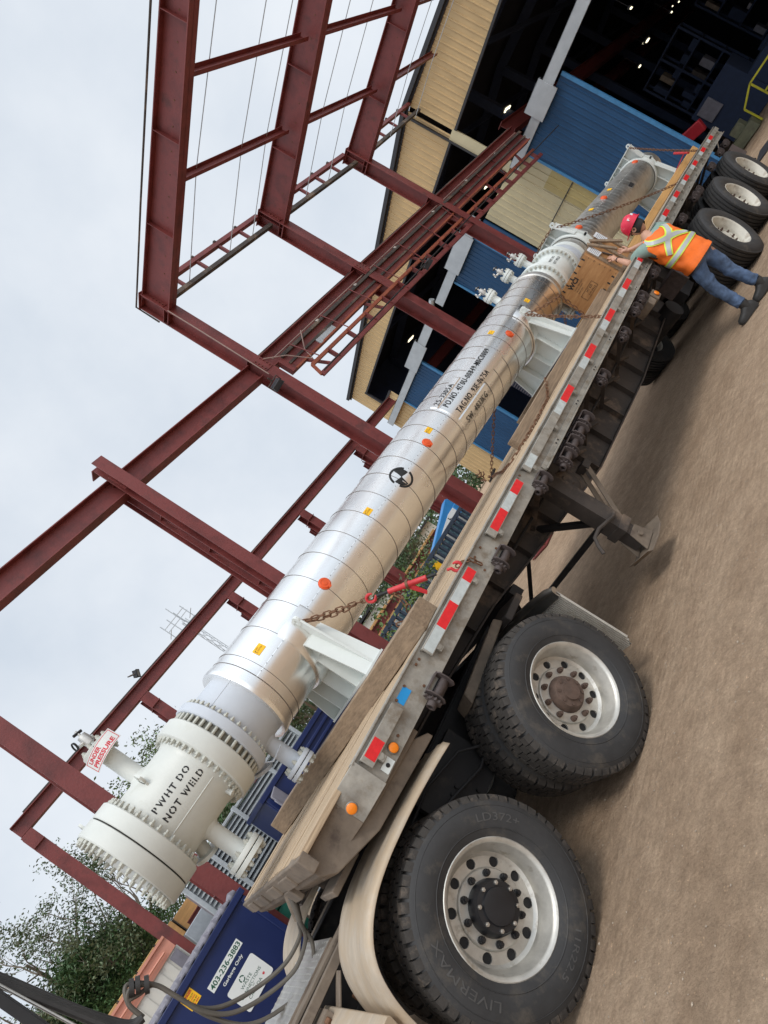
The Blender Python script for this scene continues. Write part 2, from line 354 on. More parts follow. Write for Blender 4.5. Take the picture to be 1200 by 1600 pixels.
# ---------------------------------------------------------------- ground
def gz(x, y): return .007*math.sin(x*1.3+y*.35) + .006*math.sin(x*2.9-y*.6) + .004*math.sin(y*2.1+x)
def ground():
    bm = bmesh.new()
    mb = MB(); g = mat_ground()
    n = 60; xs = [-400,-120,-60,-30] + [-20 + i*.6 for i in range(61)] + [30,60,120,400]
    ys = [-400,-120,-40,-15] + [-8 + i*.7 for i in range(61)] + [45,60,120,400]
    vs = []
    for y in ys:
        for x in xs:
            z = gz(x, y)
            if abs(x) > 15 or y > 18 or y < -8: z = 0
            vs.append((x, y, z - .012))
    W = len(xs); fs = [(j*W+i, j*W+i+1, (j+1)*W+i+1, (j+1)*W+i) for j in range(len(ys)-1) for i in range(W-1)]
    mb.add(vs, fs, g)
    tag(mb.build('ground'), kind='structure')
def mat_ground():
    m = bpy.data.materials.new('compacted_gravel'); m.use_nodes = True; N = m.node_tree.nodes; L = m.node_tree.links
    p = N['Principled BSDF']; p.inputs['Roughness'].default_value = .92; p.inputs['Specular IOR Level'].default_value = .15
    t = N.new('ShaderNodeTexCoord')
    def noise(sc, det=6, ro=.6, stretch=None):
        q = N.new('ShaderNodeTexNoise'); q.inputs['Scale'].default_value = sc; q.inputs['Detail'].default_value = det; q.inputs['Roughness'].default_value = ro
        if stretch:
            mp = N.new('ShaderNodeMapping'); mp.inputs['Scale'].default_value = stretch; L.new(t.outputs['Object'], mp.inputs[0]); L.new(mp.outputs[0], q.inputs['Vector'])
        else: L.new(t.outputs['Object'], q.inputs['Vector'])
        return q.outputs[0]
    def ramp(a, p0, c0, p1, c1):
        r = N.new('ShaderNodeValToRGB'); r.color_ramp.elements[0].position = p0; r.color_ramp.elements[0].color = (*c0,1)
        r.color_ramp.elements[1].position = p1; r.color_ramp.elements[1].color = (*c1,1); L.new(a, r.inputs[0]); return r.outputs[0]
    def mixc(f, a, b, mode='MIX'):
        q = N.new('ShaderNodeMix'); q.data_type = 'RGBA'; q.blend_type = mode
        if isinstance(f, float): q.inputs[0].default_value = f
        else: L.new(f, q.inputs[0])
        L.new(a, q.inputs[6]); L.new(b, q.inputs[7]); return q.outputs[2]
    c = ramp(noise(.55, 5), .35, (.38,.272,.185), .68, (.52,.39,.28))
    c2 = ramp(noise(3.2, 8, .7, (1,.45,1)), .35, (.36,.25,.165), .7, (.56,.415,.29))
    c = mixc(.6, c, c2)
    # wheel tracks running along the trailer
    trk = ramp(noise(1.1, 4, .5, (1.6,.30,1)), .50, (1,1,1), .72, (.82,.80,.78))
    c = mixc(.75, c, trk, 'MULTIPLY')
    # fine grit
    vo = N.new('ShaderNodeTexVoronoi'); vo.inputs['Scale'].default_value = 42; L.new(t.outputs['Object'], vo.inputs['Vector'])
    gr = ramp(vo.outputs['Distance'], .12, (1.5,1.46,1.40), .26, (1,1,1))
    sel = ramp(noise(16, 3, .5), .56, (0,0,0), .62, (1,1,1))
    cc = mixc(1.0, c, gr, 'MULTIPLY'); c = mixc(sel, c, cc)
    fine = ramp(noise(60, 8, .85), .34, (.76,.74,.72), .66, (1.22,1.22,1.22)); c = mixc(1.0, c, fine, 'MULTIPLY')
    mid = ramp(noise(9, 8, .75), .36, (.80,.79,.78), .66, (1.14,1.13,1.12)); c = mixc(1.0, c, mid, 'MULTIPLY')
    L.new(c, p.inputs['Base Color'])
    # bump
    a = N.new('ShaderNodeMath'); a.operation = 'ADD'; L.new(noise(38, 8, .75), a.inputs[0])
    wv = N.new('ShaderNodeTexWave'); wv.wave_type = 'BANDS'; wv.bands_direction = 'X'; wv.inputs['Scale'].default_value = 5.2; wv.inputs['Distortion'].default_value = 5; wv.inputs['Detail'].default_value = 3; wv.inputs['Detail Scale'].default_value = .5
    mp = N.new('ShaderNodeMapping'); mp.inputs['Scale'].default_value = (1,.12,1); L.new(t.outputs['Object'], mp.inputs[0]); L.new(mp.outputs[0], wv.inputs['Vector'])
    ms = N.new('ShaderNodeMath'); ms.operation = 'MULTIPLY'; ms.inputs[1].default_value = .10; L.new(wv.outputs[1], ms.inputs[0]); L.new(ms.outputs[0], a.inputs[1])
    b = N.new('ShaderNodeBump'); b.inputs['Strength'].default_value = 1.0; b.inputs['Distance'].default_value = .03
    L.new(a.outputs[0], b.inputs['Height']); L.new(b.outputs[0], p.inputs['Normal'])
    return m
ground()
# loose stones near the truck (uncountable grit)
sb = MB(); stone = mat('loose_stone', (.40,.32,.24), .9, var=.3, scale=30)
for i in range(5200):
    y = random.uniform(-1.5, 11); x = random.uniform(-3, 3.2)
    r = random.uniform(.002, .0055)*(1.6 if random.random() < .05 else 1)
    z = gz(x, y)
    q = V((x, y, gz(x, y)-.012+r*.3)); a = random.uniform(0, 6.28)
    e1 = V((math.cos(a), math.sin(a), 0))*r*1.4; e2 = V((-math.sin(a), math.cos(a), 0))*r; e3 = V((0,0,r*.8))
    sb.add([q+e1, q+e2, q-e1, q-e2, q+e3, q-e3], [(0,1,4),(1,2,4),(2,3,4),(3,0,4),(1,0,5),(2,1,5),(3,2,5),(0,3,5)], stone)
tag(sb.build('gravel', smooth=False), 'small loose stones scattered over the dirt yard', 'gravel', kind='stuff')
# ================================================================= wheels
def wp(x, ph, r): return V((x, r*math.sin(ph), r*math.cos(ph)))
def disc_with_holes(mb, x, r0, r1, rh, n, m, th=.012):
    rc = (r0+r1)/2; hh = (r1-r0)/2; hw = PI/n*rc
    ca = math.atan2(hh, hw); base = [2*PI*k/16 for k in range(16)]
    angs = sorted([t for t in base if min(abs(t-c) for c in (ca, PI-ca, PI+ca, 2*PI-ca)) > .08] + [ca, PI-ca, PI+ca, 2*PI-ca]); K = len(angs)
    for i in range(n):
        a0 = 2*PI*i/n; inner, outer, back = [], [], []
        for t in angs:
            cx, cy = math.cos(t), math.sin(t)
            inner.append(wp(x, a0 + rh*cx/rc, rc + rh*cy)); back.append(wp(x-th, a0 + rh*cx/rc, rc + rh*cy))
            q = min(hw/abs(cx) if abs(cx) > 1e-6 else 9, hh/abs(cy) if abs(cy) > 1e-6 else 9)
            outer.append(wp(x, a0 + q*cx/rc, rc + q*cy))
        fs = []
        for k in range(K):
            l = (k+1) % K; fs += [(k, l, K+l, K+k), (k, 2*K+k, 2*K+l, l)]
        mb.add(inner+outer+back, fs, m)
def rim_prof(): return [(-.235,.300),(-.225,.285),(-.19,.272),(-.15,.262),(-.105,.257),(-.07,.262),(-.045,.276),(-.018,.284),(-.006,.290),(.001,.300),(.004,.308),(.001,.3125),(-.006,.314)]
def make_rim(outer=True, steel=False):
    m = rim_w if steel else rim_m; mb = MB(); dx = -.135
    mb.lathe(rim_prof(), (0,0,0), (1,0,0), m, 56)
    mb.lathe([(dx+.012,.262),(dx,.246),(dx-.004,.240)], (0,0,0), (1,0,0), m, 56)
    mb.lathe([(dx-.016,.262),(dx-.016,.125)], (0,0,0), (1,0,0), frame_bk, 40)
    disc_with_holes(mb, dx-.004, .187, .246, .0265, 10, m)
    mb.lathe([(dx-.005,.242),(dx-.0035,.213+.0285),(dx-.0045,.241)], (0,0,0), (1,0,0), m, 40)
    mb.lathe([(dx-.004,.188),(dx+.010,.183),(dx+.014,.178),(dx+.014,.12)], (0,0,0), (1,0,0), m, 56)
    return mb
def tyre_prof():
    return [(-.006,.300),(.004,.318),(.016,.345),(.0225,.375),(.0245,.41),(.021,.448),(.010,.478),(.000,.493),(-.012,.504),(-.03,.509),(-.125,.512),(-.22,.509),(-.238,.504),(-.250,.493),(-.260,.478),(-.271,.448),(-.2745,.41),(-.2725,.375),(-.266,.345),(-.254,.318),(-.244,.300)]
def make_tyre_drive():
    mb = MB(); mb.lathe(tyre_prof(), (0,0,0), (1,0,0), rubber, 72)
    for r_, x_ in ((.352,.0195),(.462,.0165)):   # sidewall beads
        mb.lathe([(x_-.002,r_-.004),(x_+.0018,r_),(x_-.003,r_+.004)], (0,0,0), (1,0,0), rubber, 72)
    n = 54
    def blk(xs, a0, a1, sh=0):
        # xs: list of (x, r_bottom, r_top)
        vs = []; K = len(xs)
        for a in (a0, a1):
            for x, rb, rt in xs: vs += [wp(x, a, rb), wp(x, a, rt)]
        fs = []
        for i in range(K-1):
            b = 2*i; c = 2*K+b
            fs += [(b+1, b+3, c+3, c+1), (b, b+1, b+3, b+2), (c, c+2, c+3, c+1)]
        fs += [(0, 2*K, 2*K+1, 1), (2*K-2, 2*K-1, 4*K-1, 4*K-2)]
        mb.add(vs, fs, rubber_t)
    for i in range(n):
        a = 2*PI*i/n; da = 2*PI/n; j = .06*da*math.sin(i*2.3)
        blk([(.004,.484,.489),(-.002,.492,.507),(-.014,.500,.524),(-.058,.506,.529)], a+j, a+da*.80+j)
        blk([(-.254,.484,.489),(-.248,.492,.507),(-.236,.500,.524),(-.192,.506,.529)], a+da*.4, a+da*1.2)
        blk([(-.064,.508,.528),(-.120,.510,.530)], a+da*.28, a+da*1.14)
        blk([(-.128,.510,.530),(-.186,.508,.528)], a+da*.68, a+da*1.54)
    return mb
def make_tyre_rib():
    mb = MB(); p = [(-.006,.300),(.006,.32),(.018,.35),(.0245,.41),(.019,.455),(.006,.488)]
    ribs = [(-.006,-.040),(-.052,-.092),(-.104,-.146),(-.158,-.198),(-.210,-.244)]
    for a, b in ribs: p += [(a-.001,.503),(a-.004,.524),(b+.004,.524),(b+.001,.503)]
    p += [(-.256,.488),(-.269,.455),(-.2745,.41),(-.268,.35),(-.256,.32),(-.244,.300)]
    mb.lathe(p, (0,0,0), (1,0,0), rubber, 72); return mb
def arc_text(mb, s, mid, rad, h, width, x, m, **k):
    vs, fs = fit_text(s, width, h, **k)
    out = []
    for a, b in vs:
        ph = mid + (a-width/2)/rad; r = rad - h/2 + b; out.append(wp(x + .0012 - 2.0*(r-.41)**2, ph, r))
    mb.add(out, fs, m)
ME = {}
def place_mesh(name, key, fn, parent, loc, rot=(0,0,0)):
    """one mesh per wheel piece, its data shared by every wheel of the kind"""
    if key not in ME:
        o = fn().build(name, None, angle=30); ME[key] = o.data
    else:
        o = bpy.data.objects.new(name, ME[key]); COL.objects.link(o)
    o.parent = parent; o.location = loc; o.rotation_euler = rot; return o
def hub_mb(kind):
    mb = MB(); d = -.119
    if kind == 'drive':
        mb.lathe([(d,.134),(d+.055,.128),(d+.066,.120),(d+.076,.116),(d+.078,.088),(d+.094,.084),(d+.099,.04),(d+.099,.0)], (0,0,0), (1,0,0), hub_b, 32)
        for i in range(8):
            q = wp(d+.074, 2*PI*(i+.3)/8, .105); mb.hexb(q, (1,0,0), .011, .014, alu2); mb.cyl(q, q+V((.022,0,0)), .005, alu2, seg=8)
    elif kind == 'rusty':
        mb.lathe([(d,.122),(d+.02,.116),(d+.055,.098),(d+.06,.062),(d+.075,.058),(d+.08,.0)], (0,0,0), (1,0,0), hub_r, 32)
        for i in range(8):
            q = wp(d+.05, 2*PI*(i+.3)/8, .083); mb.hexb(q, (1,0,0), .011, .014, hub_r)
    else:
        mb.lathe([(d-.03,.11),(d,.10),(d+.012,.075),(d+.035,.07),(d+.04,.0)], (0,0,0), (1,0,0), rim_w if kind == 'cream' else hub_r, 28)
    return mb
def nuts_mb(m):
    def f():
        mb = MB()
        for i in range(1):
            q = V((0,0,0)); mb.cyl(q, q+V((.012,0,0)), .019, m, seg=14); mb.hexb(q, (1,0,0), .0165, .030, m); mb.cyl(q, q+V((.044,0,0)), .010, m, seg=8)
        return mb
    return f
def wheel(parent, loc, side, kind, label=None):
    # side +1: outer face towards +X
    rot = (0,0,0) if side > 0 else (0,0,PI)
    steel = kind in ('trailer',)
    w_ = place_mesh('wheel', 'rim_s' if steel else 'rim_a', lambda: make_rim(steel=steel), parent, loc, rot)
    place_mesh('tyre', 'tyre_rib' if steel else 'tyre_drv', make_tyre_rib if steel else make_tyre_drive, w_, (0,0,0))
    h = {'drive':'drive','rusty':'rusty','trailer':'cream'}.get(kind)
    if h: place_mesh('hub', 'hub_'+h, lambda: hub_mb(h), w_, (0,0,0))
    for i in range(10 if kind != 'inner' else 0):
        place_mesh('lug_nut', 'nuts_'+('b' if kind == 'drive' else 'r'), nuts_mb(hub_b if kind == 'drive' else hub_r), w_, wp(-.12, 2*PI*(i+.5)/10, .158))
    if label: w_['label'] = label
    return w_

# ================================================================= tractor unit (rear part that shows)
T = thing('truck_tractor', 'rear of a highway tractor, its tandem drive wheels under the front of the flatbed', 'truck', (-1.24, 0, 0))
T0 = V((-1.24,0,0))
def tl(x, y, z): return V((x,y,z)) - T0
for y, k, lb in ((0, 'drive', 'polished wheel with black hub nearest the camera'), (1.35, 'rusty', 'polished wheel with rusty brown hub')):
    w1 = wheel(T, tl(0, y, .512), 1, k, lb)
    wheel(T, tl(-.352, y, .512), 1, 'inner')
    wheel(T, tl(-2.48, y, .512), -1, k); wheel(T, tl(-2.145, y, .512), -1, 'inner')
    if k == 'drive':
        for s_, a_, h_, l_ in (('LD372+',63,.040,.25),('LIVERMAX',-80,.040,.42),('11R22.5',182,.032,.24)):
            tx = MB(); arc_text(tx, s_, R(a_), .405, h_, l_, .0258, tyretxt); o = tx.build('sidewall_lettering', None, smooth=False); o.parent = w1
mb = MB()
for x in (-.80, -1.68):
    mb.chan((x,-3.2,.90), (x,1.95,.90), .27, .085 if x < -1 else -.085, frame_bk)
    mb.box(x-.02, x+.02, -.75, 2.1, .62, .78, frame_bk)
for y in (-1.0, -.45, .35, .68, 1.0, 1.9): mb.bar((-.8,y,.88), (-1.68,y,.88), .1, .2, frame_bk)
mb.build('frame', T, bevel=.004)
mb = MB()
for y in (0, 1.35):
    mb.cyl((-.30,y,.51), (-2.2,y,.51), .065, frame_bk); mb.cyl((-.36,y,.51), (-.50,y,.51), .20, frame_bk, seg=28)
    mb.cyl((-2.0,y,.51), (-2.12,y,.51), .20, frame_bk, seg=28)
    mb.lathe([(-.16,.05),(-.1,.17),(0,.21),(.1,.17),(.16,.05)], (-1.24,y-.05,.5), (0,1,0), frame_bk, 20)
    for x in (-.78, -1.70):
        mb.cyl((x,y+.28,.46), (x,y+.28,.66), .13, frame_bk, seg=20); mb.bar((x,y-.45,.62), (x,y+.35,.44), .1, .05, frame_bk)
mb.build('axles', T, bevel=.004)
# brake chambers, lines and brackets behind the wheels
mb = MB()
for y in (.30, 1.05, 1.68):
    mb.lathe([(0,.05),(.01,.085),(.06,.09),(.062,.098),(.072,.098),(.074,.09),(.13,.08),(.14,.03)], (-.60,y,.70), (0,1,0) if y < 1.2 else (0,-1,0), frame_bk, 24)
mb.box(-.70,-.64,.40,.95,.60,1.0,frame_bk)
for k in range(9): mb.hexb((-.638, .46+.06*(k%5), .66+.14*(k//5)), (1,0,0), .014, .018, frame_bk)
mb.tube([(-.62,-.1,.80),(-.58,.2,.86),(-.55,.5,.82),(-.56,.8,.72),(-.6,1.1,.74)], .012, frame_bk)
mb.tube([(-.62,.2,.95),(-.56,.5,.98),(-.53,.8,.9),(-.5,1.0,.7)], .010, frame_bk)
mb.build('brake_chambers', T)
mb = MB()
mb.slab([(-.92,.15,1.22),(-1.56,.15,1.22),(-1.66,.5,1.22),(-1.60,1.15,1.22),(-1.32,1.2,1.22),(-1.24,.85,1.22),(-1.16,1.2,1.22),(-.88,1.15,1.22),(-.82,.5,1.22)], (0,0,-.05), frame_bk)
mb.box(-.95,-1.53,.45,.85,.98,1.17,frame_bk)
mb.build('fifth_wheel', T, bevel=.005)
# diamond plate catwalk behind the cab
mb = MB(); mb.box(-.86,-1.62,-.98,-.42,1.045,1.058,alu2)
for i in range(22):
    for j in range(16):
        x = -.885-.034*i; y = -.955+.034*j; s = 1 if (i+j) % 2 else -1
        c = V((x,y,1.061)); a = V((.011, .011*s, 0)); b = V((-.003*s,.003,0))
        mb.add([c+a, c+b, c-a, c-b, c+V((0,0,.003))], [(0,1,4),(1,2,4),(2,3,4),(3,0,4)], alu2)
mb.box(-.84,-.86,-.98,-.42,.98,1.06,brown_st); mb.build('catwalk_plate', T, smooth=False)
mb = MB()
mb.bar((-.72,-2.6,.98),(-.70,.25,1.02),.05,.05,brown_st); mb.bar((-.80,-1.9,1.04),(-.80,.3,1.04),.09,.02,brown_st)
mb.bar((-1.70,-1.9,1.03),(-1.72,1.2,1.03),.06,.02,brown_st); mb.bar((-.66,-1.0,.70),(-.66,-.55,.98),.09,.012,brown_st)
mb.box(-.60,-.78,-1.3,-.72,.55,.96,brown_st)
for k in range(4): mb.hexb((-.60,-.8-.13*k,.80), (1,0,0), .016, .02, frame_bk)
mb.build('side_brackets', T, bevel=.003)
def fender(side):
    pr_ = [(.56,1.115),(.42,1.130),(.2,1.146),(0,1.150),(-.14,1.146),(-.28,1.128),(-.40,1.09),(-.50,1.03),(-.57,.95),(-.62,.84),(-.648,.72),(-.66,.58),(-.665,.42),(-.66,.28)]
    mb = MB(); x0, x1 = (.03, -.60) if side > 0 else (-2.51, -1.88)
    P = [V((0,*q)) for q in pr_]; P = [P[0]*2-P[1]]+P+[P[-1]*2-P[-2]]; sm = []
    for i in range(1, len(P)-2):
        for k in range(4):
            t = k/4; a, b, c, d = P[i-1], P[i], P[i+1], P[i+2]; q = .5*((2*b)+(c-a)*t+(2*a-5*b+4*c-d)*t*t+(3*b-a-3*c+d)*t**3); sm.append((q.y, q.z))
    pr_ = sm+[pr_[-1]]; K = len(pr_); N = 17; xs = []
    for i in range(N):
        t = i/(N-1); x = x0+(x1-x0)*t
        dz = .012*math.exp(-((t-.5)/.02)**2) + .012*math.exp(-((t-.2)/.02)**2) + .012*math.exp(-((t-.8)/.02)**2) - (.028 if i in (0, N-1) else 0)
        xs.append((x, dz))
    vs = []
    for j, (y, z) in enumerate(pr_):
        a = V((0, *pr_[max(0,j-1)])); b = V((0, *pr_[min(K-1,j+1)])); t = (b-a).normalized(); n = V((0, t.z, -t.y))
        if n.z < 0 or (abs(n.z) < .2 and n.y > 0): n = -n
        for x, dz in xs: vs.append(V((x, y, z)) + n*dz)
    fs = [(j*N+i, j*N+i+1, (j+1)*N+i+1, (j+1)*N+i) for j in range(K-1) for i in range(N-1)]
    mb.add(vs, fs, fender_m)
    o = mb.build('fender', T, angle=50); so = o.modifiers.new('solid', 'SOLIDIFY'); so.thickness = .004; so.offset = 0
    return o
f1 = fender(1); fender(-1)
mb = MB()
prof = [(-.06,-.05),(.05,-.062),(.066,-.035),(.06,.04),(.035,.055),(-.05,.05),(-.062,.03),(-.05,-.03)]
mb.prism([(a*.8,b*.8) for a, b in prof], (-.80,-.74,.90), (.015,-.70,.80), fender_m)
mb.cyl((-.66,-.60,.86), (-.66,-.60,.80), .012, rust); mb.hexb((-.60,-.745,.93), (0,-1,0), .02, .03, rust)
mb.bar((-.55,-.72,.86),(-.45,-.66,.62),.05,.012,brown_st)
mb.build('fender_bracket', T, bevel=.004)
# mud flap on a bent pipe
mb = MB(); N = 30
for i in range(N):
    x = -.06-.60*i/N; mb.box(x, x-.6/N*.55, 1.985, 2.004, .20+(.06 if i in (0,N-1) else .035 if i in (1,N-2) else .015 if i in (2,N-3) else 0), .84, mat('ribbed_flap',(.44,.41,.36),.6,var=.2,dirt=(.30,.25,.19),dscale=9))
mb.box(-.10,-.62,1.992,1.998,.20,.84,alu2)
mb.build('mud_flap', T)
mb = MB(); mb.tube([(-.80,1.93,.90),(-.6,1.97,.905),(-.35,1.985,.90),(-.12,1.985,.885),(-.04,1.985,.86)], [.03,.03,.028,.026,.024], alu2, 12)
mb.box(-.66,-.06,1.975,1.995,.80,.89,alu2); mb.build('flap_hanger', T)
# air and electric lines looping from the cab to the trailer nose
def hose(name, pts, r, m, parent, lab=None, seg=9, sub=8):
    # smooth Catmull-Rom path
    P = [V(p) for p in pts]; P = [P[0]*2-P[1]] + P + [P[-1]*2-P[-2]]; path = []
    for i in range(1, len(P)-2):
        for k in range(sub):
            t = k/sub; a, b, c, d = P[i-1], P[i], P[i+1], P[i+2]
            path.append(.5*((2*b)+(c-a)*t+(2*a-5*b+4*c-d)*t*t+(3*b-a-3*c+d)*t**3))
    path.append(P[-2]); mb = MB(); mb.tube(path, r, m, seg); return mb
for k, (dx, dz, r, m) in enumerate(((0,0,.013,hose_m),(-.05,.03,.013,hose_m),(-.02,-.055,.012,hose_m))):
    mb = hose('h', [(-.95+dx*.6,-.36,1.34),(-1.0+dx,-.42,1.24),(-1.08+dx,-.47,1.15+dz),(-1.15+dx,-.62,1.115+dz*2),(-1.2+dx,-.80,1.19+dz*2.2),(-1.2+dx,-.95,1.31+dz*2),(-1.2+dx,-1.02,1.46+dz),(-1.2+dx,-1.035,1.62),(-1.2+dx,-1.05,1.76),(-1.2+dx*.4,-1.12,1.86+dz),(-1.2,-1.18,1.83),(-1.2,-1.19,1.72)], r, m, T)
    if k == 0: mb.tube([(-.96,-.34,1.37),(-.97,-.38,1.30),(-1.0,-.42,1.24)], [.022,.022,.018], hose_m, 10)
    if k == 1: mb.tube([(-.98,-.34,1.39),(-1.0,-.38,1.32),(-1.04,-.42,1.25)], [.024,.024,.018], brown_st, 10)
    mb.build('air_line', T)
mb = MB()
for y, z in ((-1.06,1.79),(-1.085,1.83),(-1.11,1.85)): mb.cyl((-1.2,y,z), (-1.2,y-.018,z+.018), .045, hose_b, seg=12)
mb.build('hose_wrap', T)
for dx, dz in ((0,0),(.02,-.05),(-.03,.035)):
    hose('c', [(-1.2+dx,-1.19,1.72),(-1.2+dx,-1.25,1.76+dz*.3),(-1.2+dx,-1.30,1.90+dz),(-1.2+dx,-1.345,2.12+dz),(-1.2+dx,-1.40,2.42+dz*1.3),(-1.2+dx,-1.47,2.75+dz)], .022, hose_b, T).build('cable_bundle', T)
mb = MB(); mb.cyl((-1.16,-1.33,1.6),(-1.16,-1.44,2.6), .009, alu2, seg=10)
mb.build('hose_tender_rod', T)
mb = MB(); mb.bar((-1.1,-1.42,1.0),(-1.1,-1.47,2.9), .10, .05, frame_bk); mb.bar((-.72,-1.5,.95),(-1.76,-1.5,.95),.06,.08,frame_bk); mb.build('cab_guard_post', T, bevel=.004)

# ================================================================= flatbed trailer
F = thing('flatbed_trailer', 'long dusty flatbed trailer with wooden deck, aluminium side rails and red and white reflective tape', 'trailer', (-1.24, 6.5, 0))
YE = 13.5
mb = MB(); n = 15; wd = 2.46/n
for i in range(n):
    x = -.02-wd*(i+.5); jz = .006*math.sin(i*5.1)
    mb.bar((x,-.33,1.492+jz), (x,YE-.03,1.492+jz), wd*.965, .036, deckw, seg=24)
mb.build('deck', F, bevel=.003, sag=True)
for sx, s in ((0, 1), (-2.52, -1)):
    mb = MB()
    def rb(x0, x1, z0, z1, y0, y1, m=trailer_al, seg=None):
        a, b = sx+s*x0, sx+s*x1; c = (a+b)/2
        seg = seg or max(1, int((y1-y0)/1.0)); mb.bar((c,y0,(z0+z1)/2), (c,y1,(z0+z1)/2), abs(b-a), z1-z0, m, seg=seg)
    rb(0, .022, 1.302, 1.498, .15, YE)          # web
    rb(-.02, .046, 1.499, 1.510, .15, YE)       # top lip
    rb(.022, .060, 1.292, 1.304, .15 if s < 0 else 2.95, YE)
    rb(.022, .034, 1.304, 1.345, 2.95, YE)
    # corner casting at the nose
    mb.slab([(sx+s*.046,.17,1.30),(sx-s*.05,-.03,1.30),(sx-s*.05,-.03,1.505),(sx+s*.046,.17,1.505)], (-s*.02,0,0), trailer_al)
    mb.slab([(sx-s*.05,-.03,1.30),(sx-s*.20,-.32,1.32),(sx-s*.20,-.32,1.505),(sx-s*.05,-.03,1.505)], (-s*.02,0,0), brown_st)
    mb.build('side_rail', F, bevel=.002, sag=True)
    # rub rail segments + spacers + tape
    for k, (a, b) in enumerate(((.19,.56),(.95,1.68),(2.02,2.66),(2.80,YE))):
        mb = MB(); rb(.046, .060, 1.402, 1.478, a, b); rb(.030, .050, 1.468, 1.480, a, b)
        y = a+.08
        while y < b:
            mb.cyl((sx+s*.02,y,1.395), (sx+s*.058,y,1.395), .022, trailer_al, seg=12); mb.box(sx+s*.02, sx+s*.055, y-.02, y+.02, 1.365, 1.40, trailer_al); y += .58
        mb.build('rub_rail', F, bevel=.0015, sag=True)
    mb = MB(); 
    reds = [(.22,.34),(1.15,1.36),(1.56,1.67),(2.08,2.30),(2.50,2.65)] if s > 0 else []
    whs = [(.96,1.15),(1.36,1.56),(2.30,2.50),(2.84,3.0)] if s > 0 else []
    y = 3.82
    while y < YE-.2: reds.append((y, y+.26)); whs.append((y-.2, y)); y += .80
    for a, b in whs: mb = MB(); rb(.060, .0612, 1.408, 1.472, a, b, whitetape, 1); mb.build('white_tape', F, sag=True)
    for a, b in reds: mb = MB(); rb(.060, .0616, 1.408, 1.472, a, b, redtape, 1); mb.build('red_tape', F, sag=True)
# bolts and details on the near rail
mb = MB()
for y in (.60,.70,.77,.86,.90,1.75,1.80,1.90,1.97,2.70,2.74,.48,.43):
    mb.cyl((.022,y,1.46 if y*100 % 2 < 1 else 1.36), (.028,y,1.46 if y*100 % 2 < 1 else 1.36), .009, rust, seg=8)
y = 3.3
while y < 13: mb.cyl((.034,y,1.325), (.038,y,1.325), .008, frame_bk, seg=8); mb.cyl((.034,y+.05,1.325), (.038,y+.05,1.325), .008, frame_bk, seg=8); y += .62
mb.build('rail_bolts', F, sag=True)
mb = MB(); mb.box(.022,.0245,.595,.70,1.41,1.465,blue_st); mb.build('blue_sticker', F)
for p, nrm in (((.024,.355,1.352),(1,0,0)),((.012,-.02,1.395),(.86,-.5,0))):
    mb = MB(); d = V(nrm).normalized(); q = V(p)
    mb.lathe([(0,.034),(.008,.033),(.012,.03)], q, d, trailer_al, 24)
    ob = MB(); ob.lathe([(.006,.029),(.014,.028),(.017,.024),(.0175,.012),(.019,.0)], q, d, amber, 24)
    base = mb.build('marker_light', F); ob.build('lens', base)
mb = MB(); mb.box(.022,.027,.22,.30,1.31,1.36,whitep); mb.cyl((.022,.26,1.335),(.030,.26,1.335),.012,frame_bk); mb.build('bracket_plate', F)
# nose bolster
mb = MB()
pr_ = [(-.34,1.47),(-.34,1.36),(-.28,1.29),(.0,1.20),(.6,1.165),(.6,1.20),(.2,1.47)]
mb.add([(-.10,y,z) for y, z in pr_]+[(-2.40,y,z) for y, z in pr_], [tuple(range(7)), tuple(range(7,14))]+[(i,(i+1)%7,7+(i+1)%7,7+i) for i in range(7)], brown_st)
mb.box(-.02,-2.50,-.36,-.30,1.40,1.505,brown_st)
mb.slab([(-.05,-.05,1.46),(-.05,.55,1.46),(-.05,.55,1.26),(-.05,.05,1.28)], (-.03,0,0), brown_st)
for x in (-.45,-.95,-1.5,-2.0):
    mb.box(x,x-.30,-.372,-.355,1.40,1.48,brown_st); mb.slab([(x,-.30,1.39),(x,-.25,1.27),(x,.3,1.18),(x,.3,1.39)], (-.02,0,0), brown_st)
mb.box(-.30,-.60,-.33,-.10,1.21,1.25,brown_st); mb.box(-.75,-1.02,-.365,-.33,1.31,1.40,brown_st)
mb.build('nose_bolster', F, bevel=.006)
# main beams
for x in (-.80, -1.72):
    pts = [(-.25,1.20),(1.24,1.14),(2.1,1.07),(3.2,.88),(4.3,.71),(6.15,.65),(8.1,.70),(9.0,.83),(13.3,.83)]
    mb = MB(); top = [(y, 1.36) for y, z in pts]
    vs = [(x+dx, y, z) for dx in (-.006,.006) for y, z in pts] + [(x+dx, y, z) for dx in (-.006,.006) for y, z in top]; K = len(pts); fs = []
    for j in range(K-1):
        fs += [(j,j+1,2*K+j+1,2*K+j), (K+j,K+j+1,3*K+j+1,3*K+j)]
    mb.add(vs, fs, frame_dk)
    for j in range(K-1):
        (y0,z0),(y1,z1) = pts[j], pts[j+1]; mb.bar((x,y0,z0), (x,y1,z1), .15, .016, frame_dk)
    for j in range(26):
        y = .3+j*.5; z0 = [a[1]+(b[1]-a[1])*(y-a[0])/(b[0]-a[0]) for a, b in zip(pts, pts[1:]) if a[0] <= y <= b[0]]
        if z0: mb.slab([(x+.006,y,1.32),(x+.07,y,1.32),(x+.07,y,z0[0]+.01),(x+.006,y,z0[0]+.01)], (0,.008,0), frame_dk)
    mb.build('main_beam', F, sag=True)
mb = MB()
for j in range(34): mb.ibeam((0,.35+j*.395,1.40), (-2.5,.35+j*.395,1.40), .11, .06, frame_dk, tw=.006, tf=.008)
mb.build('cross_members', F, sag=True)
mb = MB()
